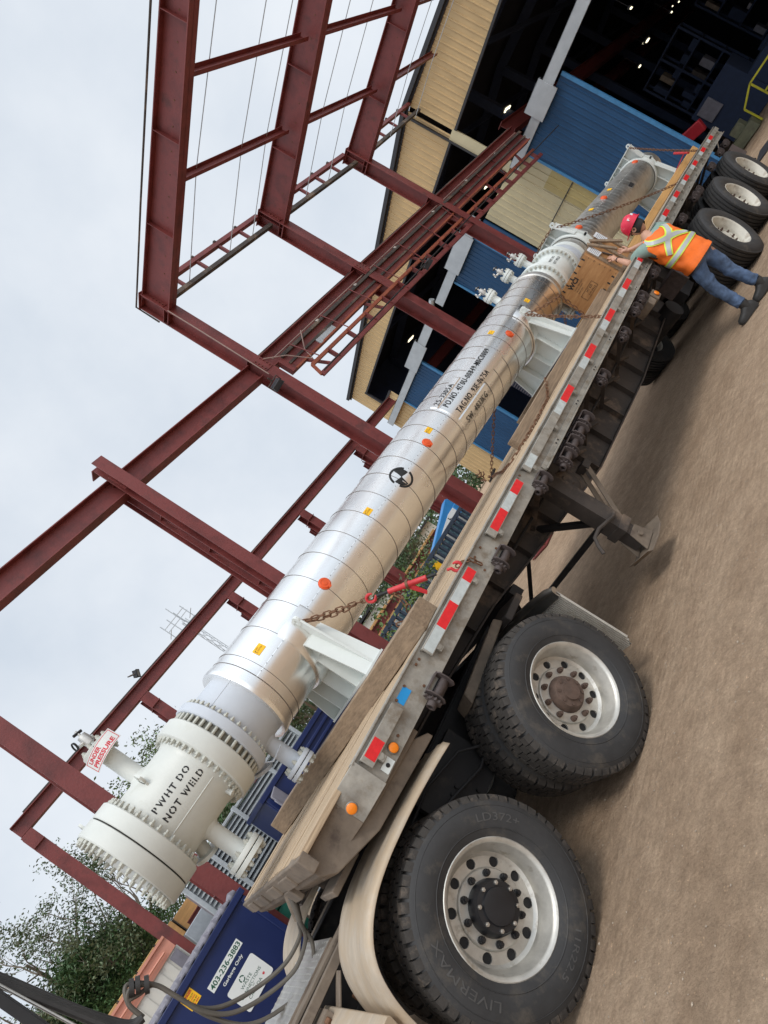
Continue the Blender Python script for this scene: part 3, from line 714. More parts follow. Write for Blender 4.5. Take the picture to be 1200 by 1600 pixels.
for j in range(14):
    y = 3.0+.72*j; mb.bar((-.02,y,1.33), (-.74,y+.05,.95 if 3.5 < y < 8.6 else 1.05), .045, .006, frame_dk, up=(0,1,0))
mb.tube([(-.60,2.6,1.15),(-.58,4,1.08),(-.6,5.5,1.04),(-.58,7,1.05),(-.6,9,1.1)], .014, frame_bk); mb.tube([(-.66,2.2,1.22),(-.64,4.4,1.18),(-.66,8,1.16)], .01, frame_bk)
for k in range(9): mb.tube([(-.74,4.2+.5*k,1.02),(-.70,4.3+.5*k,.97),(-.73,4.42+.5*k,.93)], .02, frame_dk, 6)
mb.build('beam_braces', F, sag=True)
# winches
def winch_mb(side=1):
    mb = MB(); L2 = .062
    for y in (-L2, L2):
        pts = [(-.05,.045),(.035,.045),(.05,.03),(.055,-.02),(.045,-.06),(.02,-.078),(-.02,-.07),(-.05,-.04)]
        mb.slab([(a,y,b) for a, b in pts], (0,.008,0), winch_m)
    mb.box(-.055,-.045,-L2,L2+.008,-.06,.06,winch_m); mb.box(-.05,.035,-L2,L2+.008,.040,.050,winch_m)
    mb.cyl((0,-L2,-.018), (0,L2+.02,-.018), .028, winch_m, seg=14)
    mb.bar((0,-L2+.01,.012), (0,L2-.01,.012), .012, .006, frame_bk)
    # ratchet wheel + capstan towards the nose
    vs = []; n = 11
    for y in (-L2-.010, -L2-.026):
        for i in range(2*n):
            a = PI*i/n; r = .050 if i % 2 == 0 else .038
            vs.append((r*math.cos(a), y, -.018+r*math.sin(a)))
    fs = [tuple(range(2*n)), tuple(range(2*n,4*n))[::-1]] + [(i,(i+1)%(2*n),2*n+(i+1)%(2*n),2*n+i) for i in range(2*n)]
    mb.add(vs, fs, winch_m)
    mb.lathe([(0,.028),(.035,.028),(.035,.015),(.005,.014)], (0,-L2-.024,-.018), (0,-1,0), winch_m, 18)
    mb.cyl((0,-L2-.03,-.018), (0,-L2-.034,-.018), .014, frame_bk, seg=12)
    mb.slab([(-.03,-L2-.02,.05),(.03,-L2-.02,.04),(.02,-L2-.02,.015),(-.02,-L2-.02,.012)], (0,.008,0), winch_m)
    return mb
wo = winch_mb().build('winch', None, bevel=.0015); wo.parent = F; first = True
for y, z, sc, x in ((.80,1.29,1.05,.03),(1.92,1.30,1.05,.03),(2.80,1.295,1.05,.03),(3.24,1.20,1.1,0),(3.43,1.20,1.1,0),(3.62,1.20,1.1,0),(3.81,1.20,1.1,0),(4.55,1.225,1.0,0),(5.45,1.225,1,0),(6.05,1.225,1,0),(6.36,1.225,1,0),(7.1,1.225,1,0),(8.2,1.22,1,0),(9.0,1.20,1,0),(10.0,1.17,1,0),(10.3,1.16,1,0),(11.6,1.14,1,0),(12.5,1.11,1,0),(13.1,1.09,1,0)):
    o = wo if first else wo.copy()
    if not first: COL.objects.link(o); o.parent = F
    first = False; o.location = V((x,y,z)) - V((-1.24,6.5,0)); o.scale = (sc,sc,sc)
# landing gear
for x in (-.30, -2.18):
    y = 3.18; mb = MB(); mb.bar((x,y,1.22), (x,y,.46), .16, .16, frame_dk, up=(0,1,0)); mb.bar((x,y,.50), (x,y,.26), .125, .125, frame_dk, up=(0,1,0))
    mb.box(x-.09,x+.09,y-.09,y+.09,.44,.52,frame_dk)
    for s_ in (.07, -.062):
        mb.slab([(x+s_,y-.07,.40),(x+s_,y+.07,.40),(x+s_,y+.11,.225),(x+s_,y-.11,.225)], (-.01,0,0), brown_st)
    mb.slab([(x-.13,y-.16,.205),(x+.13,y-.16,.205),(x+.16,y,.205),(x+.13,y+.19,.205),(x-.13,y+.19,.205)], (0,0,.014), brown_st)
    mb.slab([(x-.12,y+.18,.205),(x+.12,y+.18,.205),(x+.13,y+.25,.255),(x-.13,y+.25,.255)], (0,.008,0), brown_st)
    mb.slab([(x-.12,y-.15,.205),(x+.12,y-.15,.205),(x+.13,y-.21,.250),(x-.13,y-.21,.250)], (0,.008,0), brown_st)
    mb.cyl((x-.085,y,.33), (x+.09,y,.33), .024, brown_st)
    for dx in (.045, -.045): mb.bar((x+dx,y+.06,.50), (x+dx,y+.46,.98), .055, .012, brown_st, up=(1,0,0))
    mb.box(x-.06,x+.06,y+.40,y+.50,.93,1.0,frame_dk)
    mb.build('landing_leg', F, bevel=.004)
mb = MB(); mb.bar((-.32,3.12,.62),(-2.16,3.22,.44),.05,.05,frame_bk); mb.build('landing_brace', F)
mb = MB(); mb.bar((-.34,3.16,.64),(-.80,3.16,1.0),.05,.05,frame_bk); mb.build('landing_brace', F)
mb = MB(); mb.bar((-2.14,3.2,.44),(-1.72,3.2,.98),.05,.05,frame_bk); mb.build('landing_brace', F)
mb = MB(); mb.bar((-2.1,3.26,.40),(-1.35,3.6,1.0),.04,.04,frame_bk); mb.build('landing_brace', F)
mb = MB(); mb.bar((-.6,2.25,.98),(-1.9,2.25,.98),.10,.10,frame_bk); mb.build('landing_brace', F)
mb = MB(); mb.tube([(-.20,3.20,.60),(-.19,3.14,.60),(-.17,3.02,.64),(-.17,2.90,.68),(-.18,2.80,.68),(-.18,2.74,.63),(-.18,2.70,.57)], .016, frame_dk, 8); mb.build('crank_handle', F)
mb = MB(); mb.lathe([(0,.10),(.03,.13),(.045,.125),(.065,.10),(.07,.06),(.085,.05),(.09,0)], (-.34,3.34,1.04), (1,-.1,.1), frame_dk, 28); mb.build('gearbox_cover', F)
mb = MB(); mb.slab([(-.35,1.05,.98),(-.35,1.75,1.03),(-.35,1.72,1.10),(-.35,1.08,1.06)], (-.25,0,-.05), brown_st); mb.box(-.3,-.62,1.75,2.0,.98,1.04,frame_dk); mb.build('mud_caked_shelf', F, bevel=.01)
# trailer axles
for y in (9.42, 10.95, 12.42):
    wheel(F, V((.05,y,.512))-V((-1.24,6.5,0)), 1, 'trailer'); wheel(F, V((-.285,y,.512))-V((-1.24,6.5,0)), 1, 'trailer')
    wheel(F, V((-2.53,y,.512))-V((-1.24,6.5,0)), -1, 'trailer'); wheel(F, V((-2.195,y,.512))-V((-1.24,6.5,0)), -1, 'trailer')
mb = MB()
for y in (9.42, 10.95, 12.42):
    mb.cyl((-.25,y,.51),(-2.25,y,.51),.07,frame_bk); mb.bar((-.85,y-.55,.68),(-.85,y+.2,.56),.09,.07,frame_bk); mb.bar((-1.65,y-.55,.68),(-1.65,y+.2,.56),.09,.07,frame_bk)
    mb.cyl((-.85,y+.2,.58),(-.85,y+.2,.82),.12,frame_bk); mb.lathe([(0,.05),(.01,.085),(.13,.08),(.14,.03)], (-.60,y-.28,.62), (0,1,0), frame_bk, 20); mb.cyl((-.40,y,.51),(-.55,y,.51),.2,frame_bk,seg=24)
mb.box(-.55,-2.0,8.3,8.75,.55,.80,frame_bk); mb.cyl((-.6,7.9,.66),(-1.9,7.9,.66),.14,frame_bk,seg=20)
mb.build('axles', F)
mb = MB(); mb.box(-.05,-.40,7.55,7.95,.78,1.0,winch_m); mb.build('tool_box', F, bevel=.01, sag=True); mb = MB(); mb.box(-.02,-.30,6.6,6.75,1.02,1.14,brown_st); mb.cyl((-.02,6.68,1.08),(.0,6.68,1.08),.035,amber); mb.box(-.02,-.25,6.42,6.56,1.04,1.13,brown_st); mb.build('tool_box', F, bevel=.01, sag=True)
mb = MB(); mb.box(.0,-.35,12.9,13.3,.75,1.05,winch_m); mb.tube([(-.1,13.2,.7),(-.05,13.4,.55),(-.2,13.5,.45)],.012,frame_bk); mb.build('rear_box', F, bevel=.01, sag=True)
# ================================================================= heat exchanger
X = thing('heat_exchanger', 'long horizontal pressure vessel in shiny aluminium cladding with cream flanged end, strapped on the flatbed', 'pressure vessel', (VX, 6.5, 1.51))
AX = V((0,1,.006)).normalized()
def A(y): return V((VX, y, vz(y)))
def ring(prof, m, name, seg=72, **k):
    # prof: (y, r) along the axis
    mb = MB(); mb.lathe([((y)/AX.y, r) for y, r in prof], A(0), AX, m, seg); return mb.build(name, X, **k)
def bolts(mb, ys, r, n, rb, m, stud=.02, ph=0, studr=None):
    # hex nuts on a bolt circle; ys = (face y, direction)
    y, d = ys
    for i in range(n):
        t = 2*PI*(i+ph)/n; p = V((VX+r*math.sin(t), y, vz(y)+r*math.cos(t)))
        mb.hexb(p, AX*d, rb, rb*1.25, m); mb.cyl(p, p+AX*d*(rb*1.25+stud), rb*.55, m, seg=8)
ring([(-.700,.0),(-.700,.350),(-.693,.3575),(-.592,.3575),(-.588,.352),(-.588,0)], creamp, 'blind_cover', bevel=0)
ring([(-.588,.3),(-.588,.347),(-.580,.347),(-.580,.3)], gasket, 'gasket')
ring([(-.580,.0),(-.580,.352),(-.575,.357),(-.485,.357),(-.478,.350),(-.478,.31),(-.462,.292),(-.46,.290),(-.06,.290),(-.03,.300),(.0,.318),(.005,.352),(.012,.359),(.128,.359),(.136,.352),(.136,0)], creamp, 'channel')
ring([(.136,.30),(.136,.312),(.196,.312),(.196,.30)], mat('bronze_gap',(.22,.21,.17),.6), 'tubesheet')
ring([(.196,0),(.196,.345),(.203,.353),(.265,.353),(.272,.346),(.276,.305),(.30,.302),(.56,.302)], greyp, 'shell_neck')
def nut_ring(ys, r, n, rb, stud, ph=0):
    y, d = ys
    if 'nut' not in ME:
        mb = MB(); mb.hexb((0,0,0), (0,1,0), 1, 1.25, bolt_m); mb.cyl((0,0,0), (0,2.3,0), .55, bolt_m, seg=8); o = mb.build('flange_nut', None, angle=20); ME['nut'] = o.data; bpy.data.objects.remove(o)
    for i in range(n):
        t = 2*PI*(i+ph)/n; o = bpy.data.objects.new('flange_nut', ME['nut']); COL.objects.link(o); o.parent = X
        o.location = V((VX+r*math.sin(t), y, vz(y)+r*math.cos(t))) - V((VX,6.5,1.51)); o.scale = (rb, rb*d, rb)
nut_ring((-.700,-1), .326, 40, .0170, .012); nut_ring((.004,-1), .328, 40, .0170, .022, .5)
mb = MB(); bolts(mb, (-.478,1), .326, 40, .0165, bolt_m, .02); bolts(mb, (.272,1), .328, 40, .0155, bolt_m, .014, .5)
for i in range(40):
    t = 2*PI*(i+.5)/40; a = V((VX+.328*math.sin(t), .13, vz(.13)+.328*math.cos(t))); mb.cyl(a, a+AX*.07, .0115, bolt_m, seg=8)
mb.build('flange_nuts', X, angle=20)['kind'] = 'stuff'
# weld beads
mb = MB()
mb.tube([oncyl(y, R(117.3), .290) for y in (-.46,-.3,-.15,-.03)], .004, creamp, 6)
mb.tube([oncyl(y, R(60), .302) for y in (.28,.4,.5)], .003, greyp, 6)
mb.build('weld_seam', X)
# cladding shell
prof = [(.505,.30),(.50,.345),(.502,.356),(.52,.362),(.535,.362),(.60,.352)]
ys = [.69+.272*i for i in range(25)]
for y in ys: prof += [(y-.004,.3515+bulge(y)),(y-.002,.3545+bulge(y)),(y+.006,.3545+bulge(y)),(y+.008,.3515+bulge(y))]
prof += [(7.44,.3815)]
ring(prof, alu, 'cladding_shell', 96)
mb = MB()
for y in ys: mb.lathe([(y/AX.y-.0045,.3518+bulge(y)),(y/AX.y-.003,.3556+bulge(y)),(y/AX.y-.0015,.3518+bulge(y))], A(0), AX, band, 72)
mb.lathe([(.606,.352),(.609,.3545),(.613,.352)], A(0), AX, band, 72)
mb.build('seam_ring', X)
mb = MB()
for y0, y1 in ((.61,3.95),(5.5,7.4)):
    mb.add([oncyl(y0,R(88.2),.3530),oncyl(y1,R(88.2),.3530),oncyl(y1,R(89.3),.3545),oncyl(y0,R(89.3),.3545),oncyl(y1,R(89.4),.352),oncyl(y0,R(89.4),.352)], [(0,1,2,3),(3,2,4,5)], alu)
y = .66
while y < 7.3:
    p = oncyl(y, R(88.9), .353); mb.cyl(p, p+V((.003,0,0)), .0035, frame_bk, seg=6); y += .068
mb.build('seam_screws', X)
ring([(7.36,.380),(7.365,.392),(7.44,.394),(7.445,.385),(7.455,.30)], alu2, 'end_band')
# text patches
def patch(y0, y1, t0, t1, r, m, name):
    mb = MB(); K = 10; vs = []
    for i in range(K+1):
        t = t0+(t1-t0)*i/K; e = (r-.352)*(1 if 0 < i < K else 0)
        vs += [oncyl(y0, t, .352), oncyl(y0+.02, t, .352+e), oncyl(y1-.02, t, .352+e), oncyl(y1, t, .352)]
    mb.add(vs, [(4*i+j, 4*i+j+1, 4*i+j+5, 4*i+j+4) for i in range(K) for j in range(3)], m); return mb.build(name, X, angle=8)
patch(3.98,5.36,R(69),R(108),.360,alu,'raised_patch'); patch(3.98,4.62,R(54),R(69),.359,alu,'raised_patch'); patch(4.00,4.76,R(108),R(133),.359,alu,'raised_patch')
r = .3635
for s_, y_, t0_, t1_, w_, r_, st_, bo_ in (('25-3305A',4.04,57.2,67,.42,r,.07,.01),('PO.NO. 4170U-00849-M0C0009',4.06,72.6,83.2,1.22,r,.07,.01),('TAG.NO. 93E-0675A',4.09,94.6,105.2,.84,r,.07,.01),('SW. 4833KG',4.11,117,127.6,.54,r,.07,.01),
    ('PWHT DO',-.405,79,87.4,.315,.2915,.10,.03),('NOT WELD',-.405,95.5,104,.345,.2915,.10,.03)):
    mb = MB(); cyl_text(mb, s_, y_, R(t0_), R(t1_), w_, r_, ink, stencil=st_, bold=bo_); mb.build('stencil_lettering', X, smooth=False)
# centre of gravity mark
mb = MB(); c0 = (2.905, R(88)); r = .354
def cg(a, rad): return oncyl(c0[0]+rad*math.cos(a), c0[1]-rad*math.sin(a)/r, r+.0015)
for a0, a1 in ((.25,PI*.93),(PI*1.1,PI*1.9)):
    n = 20; vs = []
    for i in range(n+1):
        a = a0+(a1-a0)*i/n; vs += [cg(a,.098), cg(a,.118)]
    mb.add(vs, [(2*i,2*i+1,2*i+3,2*i+2) for i in range(n)], ink)
for a0 in (PI*.03, PI*1.03):
    n = 10; vs = [cg(0,0)]+[cg(a0+PI/2*i/n-.35,.092) for i in range(n+1)]; mb.add(vs, [(0,i+1,i+2) for i in range(n)], ink)
mb.build('centre_mark', X, smooth=False)
# inspection caps and caution stickers
def cap(y, t, r=.353, rad=.042, ax=None, lab=None, sag=False):
    mb = MB(); p = oncyl(y,t,r); d = V((math.sin(t),0,math.cos(t)))
    mb.lathe([(0,rad*1.25),(.004,rad*1.24),(.006,rad*1.02),(.012,rad*1.0),(.014,rad*.9),(.012,rad*.84),(.012,rad*.5),(.016,rad*.46),(.017,0)], p, d, orange_s, 28)
    mb.box(-.012,.012,-rad*1.3,-rad*.8,0,.02,orange_s,Matrix.Translation(p)@d.to_track_quat('Z','Y').to_matrix().to_4x4())
    mb.build('inspection_cap', X, angle=25)
for y, t in ((1.52,89),(3.46,89),(5.77,94)): cap(y, R(t))
def sticker(y, t, w_=.075, h=.058, r=.354, rot=0):
    mb = MB(); n = 5; vs = []
    for i in range(n+1):
        tt = t + (h/r)*(i/n-.5); vs += [oncyl(y-w_/2,tt,r+.001), oncyl(y+w_/2,tt,r+.001)]
    mb.add(vs, [(2*i,2*i+1,2*i+3,2*i+2) for i in range(n)], yellow_s); o = mb.build('caution_sticker', X)
    mb = MB(); 
    cyl_text(mb, 'CAUTION', y-w_*.25, t-.012, t+.024, w_*.62, r+.0022, dtext)
    cyl_text(mb, 'HOT', y-w_*.25, t-.060, t-.030, w_*.35, r+.0022, dtext)
    cyl_text(mb, '!', y-w_*.42, t-.045, t+.035, w_*.10, r+.0022, dtext)
    mb.build('print', o, smooth=False)
for y, t in ((.79,71.4),(2.36,78.2),(3.63,78.9),(5.66,63.5),(6.61,84)): sticker(y, R(t), .085, .062)
# lifting lugs on the channel
def lug(y, t, r0):
    mb = MB(); a = oncyl(y,t,r0-.005); out_ = V((math.sin(t),0,math.cos(t))); tg = V((math.cos(t),0,-math.sin(t)))
    n = 16; vs = []
    outl = [(-.055,0),(-.05,.03),(-.04,.055),(-.02,.072),(0,.078),(.02,.072),(.04,.055),(.05,.03),(.055,0)]
    holec = .042; hr = .018; K = 16; inn = [(hr*math.sin(2*PI*k/K), holec+hr*math.cos(2*PI*k/K)) for k in range(K)]
    def ol(k):
        th = 2*PI*k/K; dx, dy = math.sin(th), math.cos(th); rr = min((.078-holec)/dy if dy > .01 else 9, (holec)/-dy if dy < -.01 else 9, .052/abs(dx) if abs(dx) > .01 else 9, .045)
        return (dx*rr, holec+dy*rr)
    o_ = [ol(k) for k in range(K)]
    for dy in (-.008,.008):
        for q in inn+o_: vs.append(a+tg*q[0]+out_*q[1]+V((0,dy,0)))
    fs = []
    for k in range(K):
        l = (k+1)%K; fs += [(k,l,K+l,K+k),(2*K+k,3*K+k,3*K+l,2*K+l),(k,2*K+k,2*K+l,l),(K+k,K+l,3*K+l,3*K+k)]
    mb.add(vs, fs, creamp)
    mb.slab([a-tg*.055-V((0,.008,0))-out_*.01, a+tg*.055-V((0,.008,0))-out_*.01, a+tg*.045-V((0,.008,0))+out_*.02, a-tg*.045-V((0,.008,0))+out_*.02], (0,.016,0), creamp)
    mb.build('lifting_lug', X)
lug(-.29, R(44), .290); lug(-.64, R(-16), .356)
# nozzles: flanged stubs
def nozzle(base, d, L_, rn, rf, m=creamp, blind=True, nb=8, name='nozzle', sag=False, reinf=True, fl=.032):
    mb = MB(); base = V(base); d = V(d).normalized(); p = []
    if reinf: p += [(0,rn*1.5),(.01,rn*1.45),(.03,rn*1.05)]
    p += [(.035,rn),(L_-fl-.03,rn),(L_-fl-.005,rn*1.25),(L_-fl-.002,rf-.003),(L_-fl+.003,rf),(L_-.003,rf),(L_,rf-.003),(L_,0)]
    mb.lathe(p, base, d, m, 32)
    o = mb.build(name, X, sag=sag)
    if blind:
        mb = MB(); mb.lathe([(L_,0),(L_,rf*.86),(L_+.006,rf*.86),(L_+.006,0)], base, d, gasket, 32)
        mb.lathe([(L_+.006,0),(L_+.006,rf-.003),(L_+.009,rf),(L_+.006+fl-.003,rf),(L_+.006+fl,rf-.003),(L_+.006+fl,0)], base, d, m, 32); mb.build('blind_flange', o, sag=sag)
    mb = MB(); a = d.orthogonal().normalized(); b = d.cross(a); T2 = L_+(.006+fl if blind else 0)
    for i in range(nb):
        t = 2*PI*(i+.5)/nb; q = base + (a*math.cos(t)+b*math.sin(t))*rf*.80
        mb.cyl(q+d*(L_-fl-.035), q+d*(T2+.03), rf*.055+.003, bolt_m, seg=8); mb.hexb(q+d*(L_-fl-.022), d, rf*.10+.004, .02, bolt_m); mb.hexb(q+d*T2, d, rf*.10+.004, .02, bolt_m)
    mb.build('nozzle_bolts', o, sag=sag); return o, base+d*T2
n1, tip = nozzle(A(-.245)+V((0,0,.27)), (0,0,1), .33, .058, .112)
def valve(tip, d, s=1.0, par=None, sag=False, side=V((0,-1,0))):
    mb = MB(); d = V(d).normalized(); tip = V(tip)
    mb.cyl(tip, tip+d*.05*s, .020*s, whitep if par else whitep, seg=12); mb.lathe([(0,.012),(.005,.032),(.045,.036),(.085,.032),(.09,.012)], tip+d*.04*s, d, alu2, 14)
    mb.cyl(tip+d*.08*s-side*.05*s, tip+d*.08*s+side*.07*s, .014*s, alu2, seg=10); mb.cyl(tip+d*.12*s, tip+d*.19*s, .010*s, alu2, seg=8)
    mb.cyl(tip+d*.17*s-side*.035*s, tip+d*.17*s+side*.035*s, .012*s, frame_bk, seg=8)
    mb.lathe([(0,.034*s),(.012,.036*s),(.014,.03*s)], tip+d*.10*s+side*.08*s, side, frame_bk if s < 1 else alu2, 16)
    mb.build('vent_valve', par or X, sag=sag)
valve(tip, (0,0,1), .9, n1, side=V((.3,-1,.1)).normalized())
# hanging sign on the front nozzle
sg = MB(); c = V((-1.24+.10, -.255, 2.84)); 
su = V((.35,.93,.12)).normalized(); sv = V((-.10,-.07,.99)).normalized(); sn = su.cross(sv).normalized()
if sn.x < 0: sn = -sn
o_ = c + sn*.03 - su*.155 - sv*.055
def q(a,b,e=0): return c + sn*.03 + su*(a-.155)*.84+sv*(b-.055)*.84+sn*(e-2.2*(a-.15)**2)
n_ = 12; sg.add([q(.30*i/n_, b_, e_) for e_ in (0,-.003) for b_ in (0,.12) for i in range(n_+1)], [(i,i+1,n_+2+i,n_+1+i) for i in range(n_)]+[(2*(n_+1)+i,2*(n_+1)+i+1,3*(n_+1)+i+1,3*(n_+1)+i) for i in range(n_)]+[(i,i+1,2*(n_+1)+i+1,2*(n_+1)+i) for i in range(n_)], signw); so = sg.build('warning_sign', X)
mb = MB(); 
for (a0,b0,a1,b1) in ((.006,.006,.294,.010),(.006,.110,.294,.114),(.006,.006,.010,.114),(.290,.006,.294,.114)): mb.add([q(a0+(a1-a0)*i/10,b_,.001) for b_ in (b0,b1) for i in range(11)], [(i,i+1,12+i,11+i) for i in range(10)], signr)
for s_, a_, b_, w_, h_ in (('UNDER',.03,.067,.14,.034),('PRESSURE',.03,.020,.24,.036)):
    vs_, fs_ = fit_text(s_, w_, h_, bold=.03); mb.add([q(a_+x_, b_+y_, .0012) for x_, y_ in vs_], fs_, signr)
mb.build('print', so, smooth=False)
mb = MB(); mb.tube([q(.15,.12),q(.15,.14,-.02),q(.15,.17,-.03)], .002, frame_bk, 5); mb.build('sign_wire', so)
# underside nozzles near the front
nozzle(A(-.26)-V((0,0,.27)), (0,0,-1), .305, .058, .135, fl=.034)
nozzle(A(.39)-V((0,0,.28)), (0,0,-1), .29, .060, .118, m=greyp, fl=.03)
mb = MB(); mb.lathe([(0,.045),(.14,.045),(.145,.08),(.17,.08),(.175,.03),(.16,.03)], A(.30)-V((.10,0,.22)), (-.35,-.25,-.9), greyp, 28); mb.build('drain_nozzle', X); mb = MB(); mb.lathe([(0,.045),(.15,.045),(.155,.085),(.18,.085),(.185,.03),(.16,.03)], A(-.33)-V((.08,0,.2)), (-.35,-.2,-.9), creamp, 28); mb.build('drain_nozzle', X); mb = MB()
mb.tube([A(.34)+V((-.02,-.02,-.30)),A(.30)+V((.05,-.06,-.34)),A(.33)+V((.10,-.05,-.40)),A(.42)+V((.10,-.02,-.38))], .006, greyp, 6); mb.build('sensing_line', X)
mb = MB(); 
for p in ((-.04,.27),(-.05,.25)): mb.cyl(A(p[0])+V((.14,0,-.23)), A(p[0])+V((.17,0,-.29)), .015, creamp, seg=10)
mb.build('gauge_boss', X)
# far channel between the flanges
def fring(prof, m, name, seg=64, sag=False):
    mb = MB(); mb.lathe([(y/AX.y, r) for y, r in prof], A(0), AX, m, seg); return mb.build(name, X, sag=sag)
fring([(7.44,.30),(7.56,.298),(7.70,.31),(7.735,.325),(7.74,.37),(7.745,.375),(7.83,.375),(7.835,.37),(7.84,.31),(7.88,.30),(8.28,.30),(8.32,.31),(8.325,.37),(8.33,.375),(8.42,.375),(8.425,.37),(8.43,.32),(8.47,.30)], whitep, 'rear_channel')
mb = MB()
bolts(mb, (7.735,-1), .345, 32, .018, bolt_m, .02); bolts(mb, (7.84,1), .345, 32, .018, bolt_m, .02); bolts(mb, (8.325,-1), .345, 32, .018, bolt_m, .02); bolts(mb, (8.43,1), .345, 32, .018, bolt_m, .02)
mb.build('flange_nuts', X, angle=20)['kind'] = 'stuff'
mb = MB()
cyl_text(mb, 'PWHT DO', 7.98, R(62), R(70), .24, .302, ink, stencil=.1, bold=.03); cyl_text(mb, 'NOT WELD', 7.98, R(76), R(84), .27, .302, ink, stencil=.1, bold=.03)
mb.build('stencil_lettering', X, smooth=False)
for y, s_ in ((6.90,.9),(7.62,1),(8.22,1)):
    nn, tp = nozzle(V((VX-.02*(y-6.9),y,vz(y)+.27)), (0,0,1), .26, .05, .095, m=whitep, nb=8); valve(tp, (0,0,1), 1.0, nn, side=V((-.6,-.6,.2)).normalized())
nozzle(A(7.62)-V((0,0,.27)), (0,0,-1), .25, .05, .10, m=whitep)
# second shell
A2 = V((0,4.7,-.075)).normalized()
def vz2(y): return 2.275-.016*(y-8.6)
O2 = V((VX, 8.47, vz2(8.47)))
def r2(prof, m, name, seg=64, steps=True):
    mb = MB(); mb.lathe([((y-8.47), r) for y, r in prof], O2, A2, m, seg); return mb.build(name, X, sag=True)
r2([(8.43,.30),(8.50,.30),(8.62,.31),(8.64,.345)], greyp, 'rear_neck'); r2([(8.635,.30),(8.64,.350),(8.76,.350),(8.765,.342)], whitep, 'neck_band')
pr2 = []; y = 8.78
while y < 13.95: pr2 += [(y,.3378),(y+.008,.3396),(y+.02,.3396),(y+.028,.3378)]; y += .135
r2(pr2+[(13.98,.33),(14.02,.28),(14.03,0)], alu2, 'rear_cladding', 64)
def on2(y, th, r): return sagz(V((VX+r*math.sin(th), y, vz2(y)+r*math.cos(th))))
mb = MB(); y = 8.9
while y < 13.8: 
    p = on2(y, R(66), .340); mb.cyl(p, p+V((.004,0,.002)), .006, whitep, seg=6); y += .10
mb.build('seam_screws', X)
for y, t in ((9.4,62),(10.9,60),(13.2,55)):
    mb = MB(); p = on2(y, R(t), .338); d = V((math.sin(R(t)),0,math.cos(R(t)))); mb.lathe([(0,.06),(.01,.055),(.028,.045),(.034,.02),(.034,0)], p, d, orange_s, 20); mb.build('inspection_cap', X)
for y, t in ((9.0,38),(10.3,52),(11.4,54)):
    mb = MB(); p = on2(y, R(t), .352 if y < 9.2 else .342); d = V((math.sin(R(t)),0,math.cos(R(t)))); t1 = V((0,1,0)); t2 = d.cross(t1)
    mb.slab([p-t1*.05-t2*.035, p+t1*.05-t2*.035, p+t1*.05+t2*.035, p-t1*.05+t2*.035], d*.003, yellow_s); mb.build('caution_sticker', X)
mb = MB(); p = on2(11.9, R(100), .34); mb.slab([p+V((0,-.12,-.05)),p+V((0,.12,-.05)),p+V((-.01,.12,.06)),p+V((-.01,-.12,.06))], (.006,0,0), alu2)
mb.box(-.004,.004,-.09,.09,-.03,.04,frame_bk,Matrix.Translation(p+V((.008,0,0)))); mb.build('name_plate', X)
